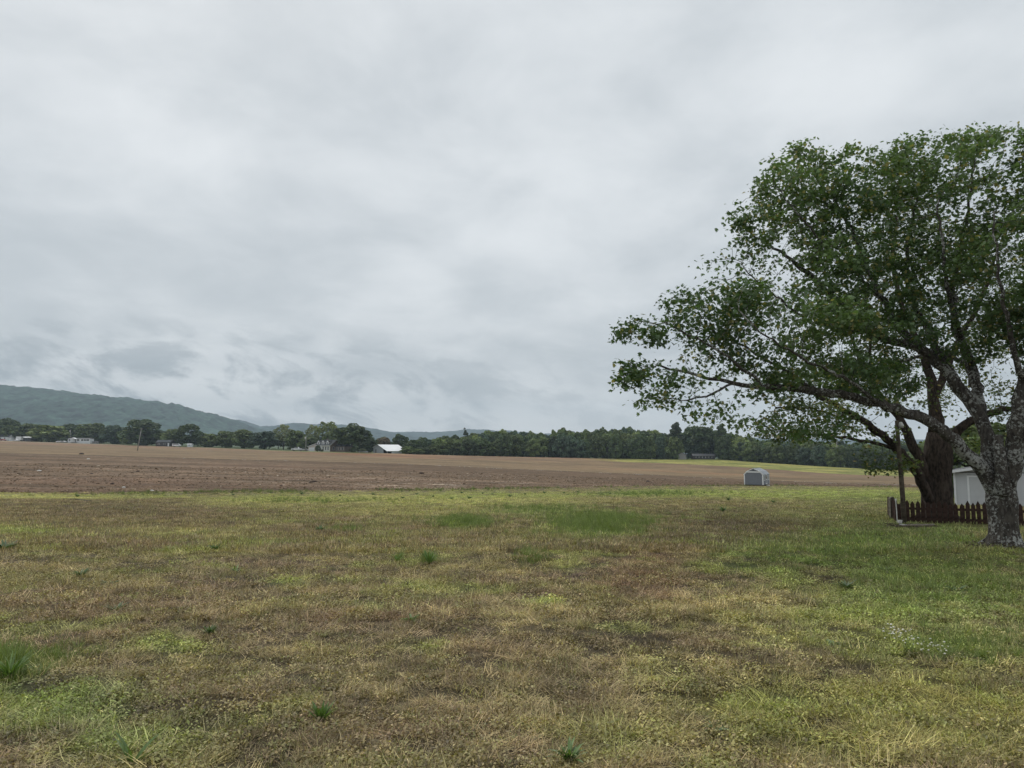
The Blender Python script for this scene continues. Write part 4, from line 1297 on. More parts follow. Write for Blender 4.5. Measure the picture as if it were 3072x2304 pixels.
# front wall along -x at y=0, depth +y; the near right corner is the origin
HL, HD, HE, HP = 9.4, 8.2, 3.25, 5.7
MB().prism_x([(0, 0), (HD, 0), (HD, HE), (HD / 2, HP), (0, HE)], -HL, 0).build('wall', M_PINK, house)
MB().prism_x([(.02, .02), (HD - .02, .02), (HD - .02, HE), (HD / 2, HP - .05), (.02, HE)], 0, .05).build('gable_wall', M_BRICK, house)
rr = MB()
sl2 = (HP - HE) / (HD / 2)
rr.prism_x([(-.45, HE - .45 * sl2 + .03), (HD / 2, HP + .03), (HD / 2, HP + .2), (-.45, HE - .45 * sl2 + .2)], -HL - .3, .35)
rr.prism_x([(HD / 2, HP + .03), (HD + .45, HE - .45 * sl2 + .03), (HD + .45, HE - .45 * sl2 + .2), (HD / 2, HP + .2)], -HL - .3, .35)
hroof = rr.build('roof', M_ROOFD, house)
for s in (-1, 1): MB().bar((.36, HD / 2 + s * (HD / 2 + .45), HE - .45 * sl2 + .08), (.36, HD / 2, HP + .08), .03, .22).build('rake_trim', M_TRIM, hroof)
MB().box(-HL - .3, .35, -.5, -.44, HE - .45 * sl2 + .02, HE - .45 * sl2 + .18).build('gutter', M_TRIM, hroof)
for x0 in (-2.3, -5.4, -8.5):
    d = MB().prism([(x0 - .78, HE + .3), (x0 + .78, HE + .3), (x0 + .78, HE + 1.6), (x0, HE + 2.3), (x0 - .78, HE + 1.6)], .5, 3.6).build('dormer', M_TRIM, house)
    w_ = MB().box(x0 - .3, x0 + .3, .48, .5, HE + .6, HE + 1.5).build('window', M_GLASS, d)
    MB().prism([(x0, HE + 2.34), (x0 + .95, HE + 1.49), (x0 + .95, HE + 1.6), (x0, HE + 2.46), (x0 - .95, HE + 1.6), (x0 - .95, HE + 1.49)], .56, 3.8).build('dormer_roof', M_ROOFD, d)
for x0, wide in ((-1.3, .8), (-2.9, .8), (-4.6, .8)):
    w_ = MB().box(x0 - wide / 2, x0 + wide / 2, -.03, 0, .9, 2.5).build('window', M_GLASS, house)
    for (xa, xb, za, zb) in ((x0 - .55, x0 - .4, .8, 2.6), (x0 + .4, x0 + .55, .8, 2.6), (x0 - .4, x0 + .4, 2.5, 2.62), (x0 - .4, x0 + .4, .78, .9), (x0 - .4, x0 + .4, 1.66, 1.74)): MB().box(xa, xb, -.06, -.0, za, zb).build('frame', M_TRIM, w_)
dr = MB().box(-7.2, -6.3, -.05, 0, .25, 2.45).build('door', M_GLASS, house)
for (xa, xb, za, zb) in ((-7.75, -7.2, .1, 3.0), (-6.3, -5.75, .1, 3.0), (-7.2, -6.3, 2.45, 3.0)): MB().box(xa, xb, -.09, 0, za, zb).build('door_surround', M_TRIM, dr)
for y0 in (2.0, 5.6):
    w_ = MB().box(.05, .07, y0, y0 + .8, .9, 2.5).build('window', M_GLASS, house)
    for (ya, yb, za, zb) in ((y0 - .14, y0, .8, 2.6), (y0 + .8, y0 + .94, .8, 2.6), (y0, y0 + .8, 2.5, 2.6), (y0, y0 + .8, .8, .9)): MB().box(.05, .10, ya, yb, za, zb).build('frame', M_TRIM, w_)
# low wing to the right, garage wing to the left
MB().prism([(.05, 0), (6.6, 0), (6.6, 2.6), (.05, 2.6)], 3.2, 8.0).build('side_wing', M_BRICK, house)
MB().prism_x([(2.8, 2.55), (8.3, 2.55), (5.6, 4.0)], .06, 6.9).build('wing_roof', M_ROOFD, house)
for x0 in (1.2, 3.0, 4.8):
    w_ = MB().box(x0, x0 + .8, 3.17, 3.2, .9, 2.1).build('window', M_GLASS, house)
    MB().box(x0 - .12, x0, 3.15, 3.2, .8, 2.2).build('frame', M_TRIM, w_); MB().box(x0 + .8, x0 + .92, 3.15, 3.2, .8, 2.2).build('frame', M_TRIM, w_)
gw = MB().prism([(-15.6, 0), (-9.42, 0), (-9.42, 3.9), (-10.4, 3.9), (-15.6, 2.5)], .6, 7.0).build('garage_wing', M_CREAM, house)
MB().prism([(-15.95, 2.45), (-9.35, 4.2), (-9.35, 4.36), (-15.95, 2.62)], .25, 7.3).build('wing_roof', M_ROOFD, house)
MB().bar((-15.95, .22, 2.5), (-9.4, .22, 4.24), .03, .2).build('rake_trim', M_TRIM, house)
gdoor = MB().box(-14.9, -11.2, .57, .6, .05, 2.1).build('garage_door', M_WHITE, house)
for k in range(4): MB().box(-14.85, -11.25, .55, .57, .08 + k * .51, .56 + k * .51).build('panel', M_WHITE, gdoor)
MB().box(-6.6, -5.9, 4.2, 4.9, 5.0, 6.4).build('chimney', M_BRICK, hroof)

# bushes of the farm yard
def bush(u, Y, w, h, color, label, v=1352, name='yard_bush'):
    tm, cm, H, W = PROTO['low'][random.randrange(2)]
    dx, dy, _ = ray(u, v); x = dx / dy * Y
    r = empty(name, (x, Y, zat(x, Y)), random.uniform(0, 6), label, 'bush'); r.scale = (w / W, w / W, h / H)
    link('stem', tm, r); c = link('foliage', cm, r); c.color = (*color, 1); c['kind'] = 'stuff'
bush(953, 348, 2.8, 3.2, G_DARK, 'dark bush before the farmhouse garage door')
bush(966, 347.5, 1.6, 1.1, G_DARK, 'low clipped bush beside the farmhouse front door')
bush(1062, 350, 4.5, 2.6, G_MID, 'bush under the big round tree by the farmhouse')
bush(1088, 352, 3.6, 2.2, G_PALE, 'pale bush between the round tree and the barn')
bush(2935, 58, 9.0, 6.5, G_MID, 'leafy green bush rising behind the white outbuilding at right', 1500)
bush(3080, 60, 9.0, 6.0, G_DARK, 'dark bush behind the right half of the white outbuilding', 1500)
bush(121, 505, 4.0, 3.4, G_DARK, 'dark bush under the broad light green tree far left')
bush(188, 500, 4.6, 4.0, G_DARK, 'dark rounded bush at the left end of the mobile home')

# ------------------------------------------------------------------ vehicles (far away)
M_CARW = plain('white_car_paint', (.78, .79, .80), .3, .05, 1.0, .5)
M_CARS = plain('silver_car_paint', (.42, .43, .44), .35, .05, 1.0, .5)
M_CARR = plain('red_car_paint', (.30, .06, .05), .35, .05, 1.0, .5)
M_CARK = plain('dark_car_paint', (.03, .032, .036), .3, .05, 1.0, .5)
M_TYRE = plain('tyre_rubber', (.02, .02, .02), .9, .2, 4.0, .1)
PROFILES = {
    'truck': ([(-2.7, .55), (2.6, .55), (2.7, .75), (2.65, 1.08), (1.35, 1.16), (.75, 1.82), (-.75, 1.86), (-.95, 1.18), (-2.65, 1.16)],
              [(1.2, 1.2), (.72, 1.74), (-.68, 1.76), (-.78, 1.22)], (-1.75, 1.75), .40, 1.9),
    'sedan': ([(-2.2, .40), (2.2, .40), (2.25, .66), (2.1, .86), (1.0, .96), (.35, 1.40), (-1.0, 1.42), (-1.65, 1.0), (-2.2, .94)],
              [(.86, .98), (.30, 1.34), (-.95, 1.35), (-1.5, 1.0)], (-1.35, 1.35), .32, 1.76),
    'van': ([(-2.4, .45), (2.3, .45), (2.4, .8), (2.25, 1.15), (1.55, 1.3), (1.0, 1.95), (-2.35, 2.0)],
            [(1.5, 1.3), (1.0, 1.86), (-2.1, 1.88), (-2.1, 1.3)], (-1.5, 1.5), .36, 1.9),
}


def vehicle(kind, u, Y, heading, paint, name, label, cat, v=1345, dz=0.0):
    body, glass, axles, wr_, wid = PROFILES[kind]
    dx, dy, _ = ray(u, v); x = dx / dy * Y
    r = empty(name, (x, Y, zat(x, Y) + dz), heading, label, cat)
    MB().prism(body, -wid / 2, wid / 2).build('body', paint, r)
    for s in (-1, 1):
        MB().prism(glass, s * (wid / 2 + .006) - .006, s * (wid / 2 + .006) + .006).build('window', M_GLASS, r)
        for a_ in axles:
            w_ = MB().tube([(a_, s * (wid / 2 - .2), wr_), (a_, s * (wid / 2 + .02), wr_)], wr_, 14).build('wheel', M_TYRE, r)
            MB().tube([(a_, s * (wid / 2), wr_), (a_, s * (wid / 2 + .035), wr_)], wr_ * .55, 10).build('rim', M_CARS, w_)
        MB().box(body[2][0] - .03, body[2][0] + .04, s * wid * .32 - .16, s * wid * .32 + .16, .72, .88).build('headlight', M_GLASS, r)
    return r


vehicle('truck', 891, 356, math.pi, M_CARW, 'pickup_truck', 'white pickup truck parked left of the farmhouse pole', 'truck')
vehicle('sedan', 911, 354, math.pi + .2, M_CARS, 'parked_car', 'pale car parked beside the farmhouse pole and garage', 'car')
vehicle('sedan', 1090, 352, .2, M_CARS, 'parked_car', 'pale car half hidden in the yard just left of the barn', 'car', dz=-.3)
vehicle('sedan', 7, 497, .1, M_CARR, 'parked_car', 'reddish car at the extreme left edge of the picture', 'car')
vehicle('sedan', 46, 496, 0, M_CARW, 'parked_car', 'white car beside the white box truck far left', 'car')
vehicle('van', 84, 500, .1, M_CARK, 'parked_van', 'dark van between the box truck and the broad tree far left', 'van')
vehicle('sedan', 178, 497, .3, M_CARW, 'parked_car', 'white car farther left of two by the mobile home', 'car')
vehicle('sedan', 190, 496, -.2, M_CARS, 'parked_car', 'pale car closest to the left end of the mobile home', 'car')
vehicle('van', 530, 428, .2, M_CARW, 'parked_van', 'white van below the trees left of the peaked tree', 'van')

dx, dy, _ = ray(58, 1320); bxp = (dx / dy * 500, 500)
box = empty('box_truck', (bxp[0], bxp[1], zat(*bxp)), math.pi, 'white box truck parked under trees near the left edge', 'truck')
MB().box(-1.9, 1.6, -1.1, 1.1, .8, 3.3).build('cargo_box', M_WHITE, box)
MB().prism([(1.62, .55), (3.2, .55), (3.25, 1.3), (2.8, 1.45), (2.45, 2.2), (1.62, 2.25)], -1.0, 1.0).build('cab', M_CARW, box)
for s in (-1, 1):
    MB().box(1.9, 2.6, s * 1.0 - .01, s * 1.0 + .01, 1.45, 2.05).build('window', M_GLASS, box)
    for a_ in (-1.1, 2.5): MB().tube([(a_, s * .75, .42), (a_, s * 1.02, .42)], .42, 12).build('wheel', M_TYRE, box)
MB().box(-1.9, 2.9, -.45, .45, .45, .8).build('chassis', M_CARK, box)

# ------------------------------------------------------------------ mobile home and little buildings on the left
M_VINYL = siding('white_vinyl', (.74, .75, .77), .05)
mh = at(236, 1327, 497)
home = empty('mobile_home', (mh.x, mh.y, zat(mh.x, mh.y) - .05), math.radians(-6), 'long white mobile home with a gabled porch below the left hill', 'mobile home')
MB().box(-8.3, 8.3, 0, 4.2, .75, 3.25).build('wall', M_VINYL, home)
MB().box(-8.25, 8.25, .06, 4.1, -.3, .75).build('skirting', M_VINYL, home)
MB().prism_x([(-.25, 3.22), (4.45, 3.22), (2.1, 3.75)], -8.5, 8.5).build('roof', M_ROOFG, home)
for x0 in (-6.9, -.4, 2.6, 4.6, 6.7):
    wd = 1.5 if x0 == 6.7 else .9
    w_ = MB().box(x0 - wd / 2, x0 + wd / 2, -.03, 0, 1.75, 2.75).build('window', M_GLASS, home)
    MB().box(x0 - wd / 2 - .3, x0 - wd / 2, -.05, 0, 1.7, 2.8).build('shutter', M_CARK, w_); MB().box(x0 + wd / 2, x0 + wd / 2 + .3, -.05, 0, 1.7, 2.8).build('shutter', M_CARK, w_)
MB().box(-3.2, -2.3, -.04, 0, .8, 2.85).build('door', M_GLASS, home)
MB().prism([(-5.0, 3.0), (-.9, 3.0), (-2.95, 4.0)], -2.4, .02).build('porch_roof', M_VINYL, home)
MB().box(-4.7, -1.2, -2.3, -.02, .45, .62).build('porch_floor', M_GREYWOOD, home)
for x0 in (-4.6, -2.9, -1.35): MB().box(x0 - .07, x0 + .07, -2.3, -2.16, .6, 3.0).build('post', M_TRIM, home)
for x0 in (-4.6, -2.2): MB().box(x0, x0 + .85, -2.26, -2.2, 1.0, 1.5).build('railing', M_TRIM, home)
st = MB()
for k in range(3): st.box(-3.3, -2.2, -3.1 + k * .27, -2.3, -.1 if k == 0 else .15 * k, .15 + .15 * k)
st.build('steps', M_GREYWOOD, home)


def cottage(name, u, Y, w, d, eave, peak, rz, wallm, roofm, label, cat, windows=(), door=None, v=1345, dz=0.0):
    dx, dy, _ = ray(u, v); x = dx / dy * Y
    r = empty(name, (x, Y, zat(x, Y) + dz), rz, label, cat)
    MB().prism_x([(0, 0), (d, 0), (d, eave), (d / 2, peak - .05), (0, eave)], -w / 2, w / 2).build('wall', wallm, r)
    k = (peak - eave) / (d / 2)
    MB().prism_x([(-.3, eave - .3 * k + .02), (d / 2, peak + .02), (d + .3, eave - .3 * k + .02), (d + .3, eave - .3 * k + .15), (d / 2, peak + .16), (-.3, eave - .3 * k + .15)], -w / 2 - .25, w / 2 + .25).build('roof', roofm, r)
    for (x0, ww) in windows:
        q = MB().box(x0 - ww / 2, x0 + ww / 2, -.03, 0, eave * .4, eave * .8).build('window', M_GLASS, r)
        for s in (-1, 1): MB().box(x0 + s * ww / 2 - .06, x0 + s * ww / 2 + .06, -.05, 0, eave * .37, eave * .83).build('frame', M_TRIM, q)
    if door is not None: MB().box(door - .45, door + .45, -.04, 0, .05, eave * .82).build('door', M_TRIM, r)
    return r


M_GREYW = siding('grey_board_wall', (.30, .29, .29), .15)
M_DKW = siding('dark_board_wall', (.07, .062, .065), .2)
cottage('small_trailer', 283, 498, 3.6, 2.2, 1.3, 1.6, -.1, M_GREYW, M_ROOFG, 'small grey trailer just right of the white mobile home', 'trailer', ((0, .8),))
cottage('white_kiosk', 28, 503, 1.6, 1.6, 2.6, 3.0, 0, M_VINYL, M_ROOFG, 'tiny upright white shed far left beside the box truck', 'shed', (), 0)
cottage('roadside_house', 6, 508, 8.0, 6.0, 2.7, 4.2, 0, M_VINYL, M_ROOFD, 'white house cut by the left edge behind the red car', 'house', ((-1.5, .9), (1.5, .9)))
cottage('dark_carport', 82, 512, 9.0, 6.0, 2.5, 3.3, .05, M_DKW, M_METROOF, 'dark carport with pale roof behind the dark van', 'carport', ((0, 3.0),))
cottage('low_dark_house', 488, 440, 9.5, 6.0, 2.5, 3.9, -.1, M_DKW, M_ROOFD, 'low dark house with pale trim under the trees right of the leaning pole', 'house', ((-2.6, .9), (1.0, .9)), 3.6)
cottage('white_trailer', 567, 428, 2.8, 2.0, 1.5, 1.75, -.2, M_VINYL, M_VINYL, 'small white trailer at the foot of the peaked dark tree', 'trailer', ((0, .6),))
# cabin and lean-to at the edge of the wood
cottage('grey_cabin', 2058, 388, 3.2, 4.0, 2.5, 3.6, math.radians(70), M_GREYW, M_ROOFG, 'small grey gabled cabin before the wood beside bare pine trunks', 'cabin', (), None, 1376)
op = cottage('open_shelter', 2112, 392, 12.0, 5.0, 2.0, 3.0, -.05, M_DKW, M_ROOFG, 'long dark open shelter right of the grey cabin at the wood', 'shelter', ((-3.5, 1.6), (0, 1.6), (3.5, 1.6)), None, 1376)

# ------------------------------------------------------------------ utility poles
M_POLEGREY = plain('sun_bleached_pole', (.30, .29, .27), .9, .25, 3.0)


def upole(u, vtop, Y, vb, lean, label, arm=1.6, transformer=False, name='utility_pole'):
    dx, dy, _ = ray(u, vb); x = dx / dy * Y; z = zat(x, Y)
    h = z_of(vtop, Y) - z
    r = empty(name, (x, Y, z), 0, label, 'pole')
    tp = Vector((lean * h, 0, h))
    MB().tube([(0, 0, -.5), tp * .5, tp], [.21, .18, .14], 10).build('shaft', M_POLEGREY, r, True)
    if arm:
        a_ = tp - Vector((0, .16, .35))
        MB().bar(a_ - Vector((arm / 2, 0, 0)), a_ + Vector((arm / 2, 0, 0)), .1, .13).build('crossarm', M_GREYWOOD, r)
        for k in (-.45, .0, .45):
            q = a_ + Vector((k * arm, 0, .06)); MB().tube([q, q + Vector((0, 0, .2))], [.05, .035], 8).build('insulator', M_WHITEDIRTY, r)
    if transformer:
        q = tp + Vector((-.38, -.2, -1.9)); MB().tube([q, q + Vector((0, 0, 1.05)), q + Vector((0, 0, 1.15))], [.27, .27, .15], 12).build('transformer', M_WHITEDIRTY, r, True)
    return r


upole(412, 1285, 300, 1349, .14, 'leaning grey utility pole standing alone in the bare field on the left', 1.3)
upole(917, 1307, 353, 1349, .01, 'upright utility pole with pale transformer beside the farmhouse', 0, True)
upole(210, 1288, 505, 1326, 0, 'slim pole with a pale transformer behind the mobile home', 0, True)
upole(2512, 1320, 352, 1400, .02, 'slender pole standing above the wood, glimpsed below the maple leaves', 1.4)

# ------------------------------------------------------------------ stones and clods on the field, tufts at its edge
M_STONE = plain('pale_stone', (.62, .60, .55), .9, .15, 5.0)
M_CLODD = plain('dark_clod', (.055, .04, .034), .95, .3, 5.0, .05)


def lump(name, u, v, Y, s, mat, label, cat, seed):
    rr_ = random.Random(seed)
    dx, dy, _ = ray(u, v); x = dx / dy * Y
    mb = MB(); n = 8; rings = []
    vs = []; fs = []
    for i, (zz, rad) in enumerate(((-.2, .8), (.15, 1.0), (.5, .75), (.72, .35))):
        for k in range(n):
            a_ = k / n * 6.283; q = rad * rr_.uniform(.75, 1.2)
            vs.append((math.cos(a_) * q * s[0], math.sin(a_) * q * s[1], zz * s[2] * rr_.uniform(.85, 1.15)))
    for i in range(3):
        for k in range(n): fs.append((i * n + k, i * n + (k + 1) % n, (i + 1) * n + (k + 1) % n, (i + 1) * n + k))
    fs.append(tuple(3 * n + k for k in range(n)))
    o = mb.add(vs, fs).build(name, mat); o.location = (x, Y, zat(x, Y)); o.rotation_euler = (0, 0, rr_.uniform(0, 6))
    return tag(o, label, cat, 'loose lumps on the ploughed field')


def fieldY(u, v):
    for Y in np.arange(60, 420, .5):
        x = (u - CX) / F_PX / 1.0046 * Y
        if zat(x, Y) >= z_of(v, Y): return float(Y)
    return 200.0


for i, (u, v, s, m, lab) in enumerate([
        (118, 1413, .30, M_STONE, 'pale stone in the dark field farthest left'), (265, 1378, .42, M_STONE, 'far pale stone near the terrace line on the left'),
        (371, 1463.5, .2, M_STONE, 'pale stone left of two near the grass edge'), (456, 1473, .19, M_STONE, 'pale stone right of two at the grass edge'),
        (244, 1363, .75, M_CLODD, 'dark clod on the paler field at far left'), (337, 1453, .28, M_CLODD, 'dark clod close to the grass edge on the left'),
        (414, 1415, .35, M_CLODD, 'dark clod alone in the middle of the dark field'), (275, 1422, .22, M_CLODD, 'small dark clod left of the lone middle one'),
        (843, 1459, .22, M_CLODD, 'black clod below the farmhouse near the grass'), (932, 1449, .32, M_CLODD, 'dark clod left of two below the round tree'),
        (943, 1447, .36, M_CLODD, 'dark clod right of two below the round tree'), (1264, 1421, .5, M_CLODD, 'dark clod below the barn in the field'), (1943, 1445, .4, M_CLODD, 'dark clod in the field left of the grey shed')]):
    lump('pale_stone' if m is M_STONE else 'dark_clod', u, v, fieldY(u, v), (s * 1.2, s, s * .8), m, lab, 'stone' if m is M_STONE else 'clod', i)

# clods of the turned soil near the grass, far too many to count
def gn_scatter(name, pts, rot, scl, idx, tint, protos, kind='stuff'):
    """one object whose geometry nodes set copies of the little proto meshes on its points"""
    me = bpy.data.meshes.new(name); me.vertices.add(len(pts)); me.vertices.foreach_set('co', np.asarray(pts, np.float32).ravel())
    a = me.attributes.new('rot', 'FLOAT_VECTOR', 'POINT'); a.data.foreach_set('vector', np.asarray(rot, np.float32).ravel())
    a = me.attributes.new('scl', 'FLOAT_VECTOR', 'POINT'); a.data.foreach_set('vector', np.asarray(scl, np.float32).ravel())
    a = me.attributes.new('idx', 'INT', 'POINT'); a.data.foreach_set('value', np.asarray(idx, np.int32))
    a = me.attributes.new('tint', 'FLOAT_COLOR', 'POINT'); a.data.foreach_set('color', np.hstack([tint, np.ones((len(tint), 1))]).astype(np.float32).ravel())
    me.update()
    o = link(name, me)
    pc = bpy.data.collections.new(name + '_pieces')
    for i, m in enumerate(protos):
        pc.objects.link(bpy.data.objects.new('%s_piece_%02d' % (name, i), m))
    ng = bpy.data.node_groups.new(name + '_scatter', 'GeometryNodeTree')
    ng.interface.new_socket('Geometry', in_out='INPUT', socket_type='NodeSocketGeometry')
    ng.interface.new_socket('Geometry', in_out='OUTPUT', socket_type='NodeSocketGeometry')
    gi = ng.nodes.new('NodeGroupInput'); go = ng.nodes.new('NodeGroupOutput')
    ip = ng.nodes.new('GeometryNodeInstanceOnPoints'); ci = ng.nodes.new('GeometryNodeCollectionInfo')
    ci.inputs['Collection'].default_value = pc; ci.inputs['Separate Children'].default_value = True; ci.inputs['Reset Children'].default_value = True
    ng.links.new(gi.outputs[0], ip.inputs['Points']); ng.links.new(ci.outputs[0], ip.inputs['Instance'])
    ip.inputs['Pick Instance'].default_value = True
    for nm, ty, sock in (('rot', 'FLOAT_VECTOR', 'Rotation'), ('scl', 'FLOAT_VECTOR', 'Scale'), ('idx', 'INT', 'Instance Index')):
        na = ng.nodes.new('GeometryNodeInputNamedAttribute'); na.data_type = ty; na.inputs['Name'].default_value = nm
        ng.links.new([q for q in na.outputs if q.enabled and q.name == 'Attribute'][0], ip.inputs[sock])
    ng.links.new(ip.outputs[0], go.inputs[0])
    md = o.modifiers.new('scatter', 'NODES'); md.node_group = ng
    o['kind'] = kind
    return o


t = NT('soil_clod'); ti = t.attr('tint', 'INSTANCER'); f = t.noise(t.coord(), 2.0, 4, .6)
M_CLOD = t.principled(t.mix(t.rng(f, .3, .7), t.mix(1.0, ti.outputs['Color'], (.7, .7, .7), 'MULTIPLY'), ti.outputs['Color']), .95, None, 0, .1)


def clod_proto(seed):
    r_ = np.random.default_rng(seed); v = []; 
    for (z, rad) in ((-.2, .85), (.2, 1.0), (.6, .6)):
        for k in range(6):
            a_ = k / 6 * 6.283 + r_.uniform(-.2, .2); q = rad * r_.uniform(.65, 1.2); v.append((math.cos(a_) * q, math.sin(a_) * q, z + r_.uniform(-.12, .12)))
    f_ = []
    for i in range(2):
        for k in range(6): f_.append((i * 6 + k, i * 6 + (k + 1) % 6, i * 6 + 6 + (k + 1) % 6, i * 6 + 6 + k))
    f_.append(tuple(12 + k for k in range(6)))
    me = bpy.data.meshes.new('clod'); me.from_pydata(v, [], f_); me.materials.append(M_CLOD); return me


def edgeY(u): return pchip(CU, ZB[1], np.clip(u, -900, 4599))


nC = 34000
uc = RNG.uniform(-260, 3300, nC); e0 = edgeY(uc)
dist = RNG.random(nC) ** 1.9 * 75
Yc = e0 + .5 + dist; Xc = (uc - CX) / F_PX / 1.0046 * Yc
sz = RNG.gamma(3.0, .013, nC) * (1 + dist / 60) + .012
keep = fbm(Xc / 3, Yc / 1.3, 201, 3) > .40
Xc, Yc, sz = Xc[keep], Yc[keep], sz[keep]; nC = len(Xc)
zc_ = zfun(Xc, Yc)
tn = soil * RNG.uniform(.75, 1.2, (nC, 1)); pale = RNG.random(nC) < .05 + .22 * np.exp(-((ucol(Xc, Yc) - 1350) / 300) ** 2)
tn[pale] = srgb(188, 172, 152) * RNG.uniform(.7, 1.1, (pale.sum(), 1))
gn_scatter('soil_clods', np.stack([Xc, Yc, zc_], 1), np.stack([RNG.normal(0, .2, nC), RNG.normal(0, .2, nC), RNG.uniform(0, 6.28, nC)], 1),
           np.stack([sz * RNG.uniform(.8, 1.6, nC), sz, sz * RNG.uniform(.5, 1.0, nC)], 1), RNG.integers(0, 5, nC), tn, [clod_proto(300 + i) for i in range(5)])

# ------------------------------------------------------------------ grass, ground cover and straw of the lawn
M_TURF = leafmat('turf_leaf', objcol=False, trans=.22, inst=True)


def blade(base, d, L, w, bend, rng, segs=2):
    """one grass blade as a narrow bent strip"""
    side = np.cross(d, [0, 0, 1.0]); side = side / max(np.linalg.norm(side), 1e-6)
    v = []; p = np.array(base, float); dd = np.array(d, float)
    for k in range(segs + 1):
        ww = w * (1 - .85 * k / segs)
        v += [p - side * ww, p + side * ww]
        p = p + dd * L / segs; dd = dd + np.array([d[0] * bend, d[1] * bend, -bend]); dd /= np.linalg.norm(dd)
    f = [(2 * k, 2 * k + 1, 2 * k + 3, 2 * k + 2) for k in range(segs)]
    return v, f


def clump(seed, kind):
    rng = np.random.default_rng(seed); V, Fc, C = [], [], []

    def add(v, f, c):
        k = len(V); V.extend(v); Fc.extend([tuple(i + k for i in q) for q in f]); C.extend([c] * len(v))
    straw = np.array([1.42, 1.36, 1.26]); live = np.array([.93, 1.0, .86]); dead = np.array([.66, .59, .55])
    if kind == 'grass':
        for i in range(34):
            an = rng.uniform(0, 6.28); r = .085 * math.sqrt(rng.random()); tl = rng.uniform(.25, 1.3)
            d = np.array([math.cos(an + rng.normal(0, .6)) * tl, math.sin(an + rng.normal(0, .6)) * tl, 1.0]); d /= np.linalg.norm(d)
            c = (live if rng.random() < .55 else straw if rng.random() < .55 else dead) * rng.uniform(.7, 1.25)
            v, f = blade((math.cos(an) * r, math.sin(an) * r, -.008), d, rng.uniform(.025, .09), rng.uniform(.0014, .0032), rng.uniform(.1, .7), rng)
            add(v, f, c)
    elif kind == 'cover':
        for i in range(46):
            an = rng.uniform(0, 6.28); r = .09 * math.sqrt(rng.random()); p = np.array([math.cos(an) * r, math.sin(an) * r, rng.uniform(.0, .038)])
            n_ = unit(np.array([rng.normal(0, .5), rng.normal(0, .5), 1.0])); a_ = unit(np.cross(n_, rng.normal(size=3))); b_ = np.cross(n_, a_); s = rng.uniform(.005, .015)
            v = [p - a_ * s, p - b_ * s * .62 + n_ * s * .15, p + a_ * s, p + b_ * s * .62 + n_ * s * .15]
            c = (np.array([1.02, 1.07, .90]) if rng.random() < .62 else straw if rng.random() < .5 else dead) * rng.uniform(.65, 1.3)
            add(v, [(0, 1, 2, 3)], c)
        for i in range(10):
            an = rng.uniform(0, 6.28); r = .08 * rng.random(); d = unit(np.array([rng.normal(0, .7), rng.normal(0, .7), .8]))
            v, f = blade((math.cos(an) * r, math.sin(an) * r, -.005), d, rng.uniform(.03, .06), .0011, .2, rng, 1); add(v, f, dead * 1.3)
    elif kind == 'straw':
        for i in range(26):
            an = rng.uniform(0, 6.28); r = .09 * math.sqrt(rng.random()); d = unit(np.array([rng.normal(0, 1), rng.normal(0, 1), abs(rng.normal(0, .35)) + .05]))
            v, f = blade((math.cos(an) * r, math.sin(an) * r, rng.uniform(0, .015)), d, rng.uniform(.05, .15), rng.uniform(.0012, .0026), rng.uniform(-.1, .25), rng)
            add(v, f, (straw * 1.1 if rng.random() < .65 else dead) * rng.uniform(.75, 1.4))
    elif kind == 'tall':
        for i in range(38):
            an = rng.uniform(0, 6.28); r = .06 * math.sqrt(rng.random()); tl = rng.uniform(.1, .8)
            d = unit(np.array([math.cos(an) * tl, math.sin(an) * tl, 1.0]))
            v, f = blade((math.cos(an) * r, math.sin(an) * r, -.01), d, rng.uniform(.08, .2), rng.uniform(.0022, .004), rng.uniform(.1, .5), rng, 3)
            add(v, f, (live if rng.random() < .85 else straw) * rng.uniform(.7, 1.25))
    elif kind == 'patch':           # coarse clump for the distance
        for i in range(60):
            an = rng.uniform(0, 6.28); r = .30 * math.sqrt(rng.random()); tl = rng.uniform(.5, 2.2)
            d = unit(np.array([math.cos(an + rng.normal(0, 1)) * tl, math.sin(an + rng.normal(0, 1)) * tl, 1.0]))
            v, f = blade((math.cos(an) * r, math.sin(an) * r, -.01), d, rng.uniform(.03, .075), rng.uniform(.005, .011), rng.uniform(.1, .6), rng, 1)
            add(v, f, (live if rng.random() < .5 else straw if rng.random() < .6 else dead) * rng.uniform(.7, 1.25))
    V = np.array(V)
    fl = np.concatenate([np.array(q) for q in Fc]); ct = np.array([len(q) for q in Fc])
    return mesh_np('turf', V, fl, ct, M_TURF, False, {'bc': np.array(C)})


KINDS = ['grass'] * 4 + ['cover'] * 4 + ['straw'] * 3 + ['tall'] * 3 + ['patch'] * 4
PROTOS = [clump(700 + i, k) for i, k in enumerate(KINDS)]


def fan_points(n, y0, y1, wide=.86, side=1.2, power=2.0):
    """random lawn positions between two distances, thinning with distance"""
    r_ = RNG.random(n)
    Y = y0 * (y1 / y0) ** r_
    X = RNG.uniform(-1, 1, n) * (wide * Y + side)
    return X, Y


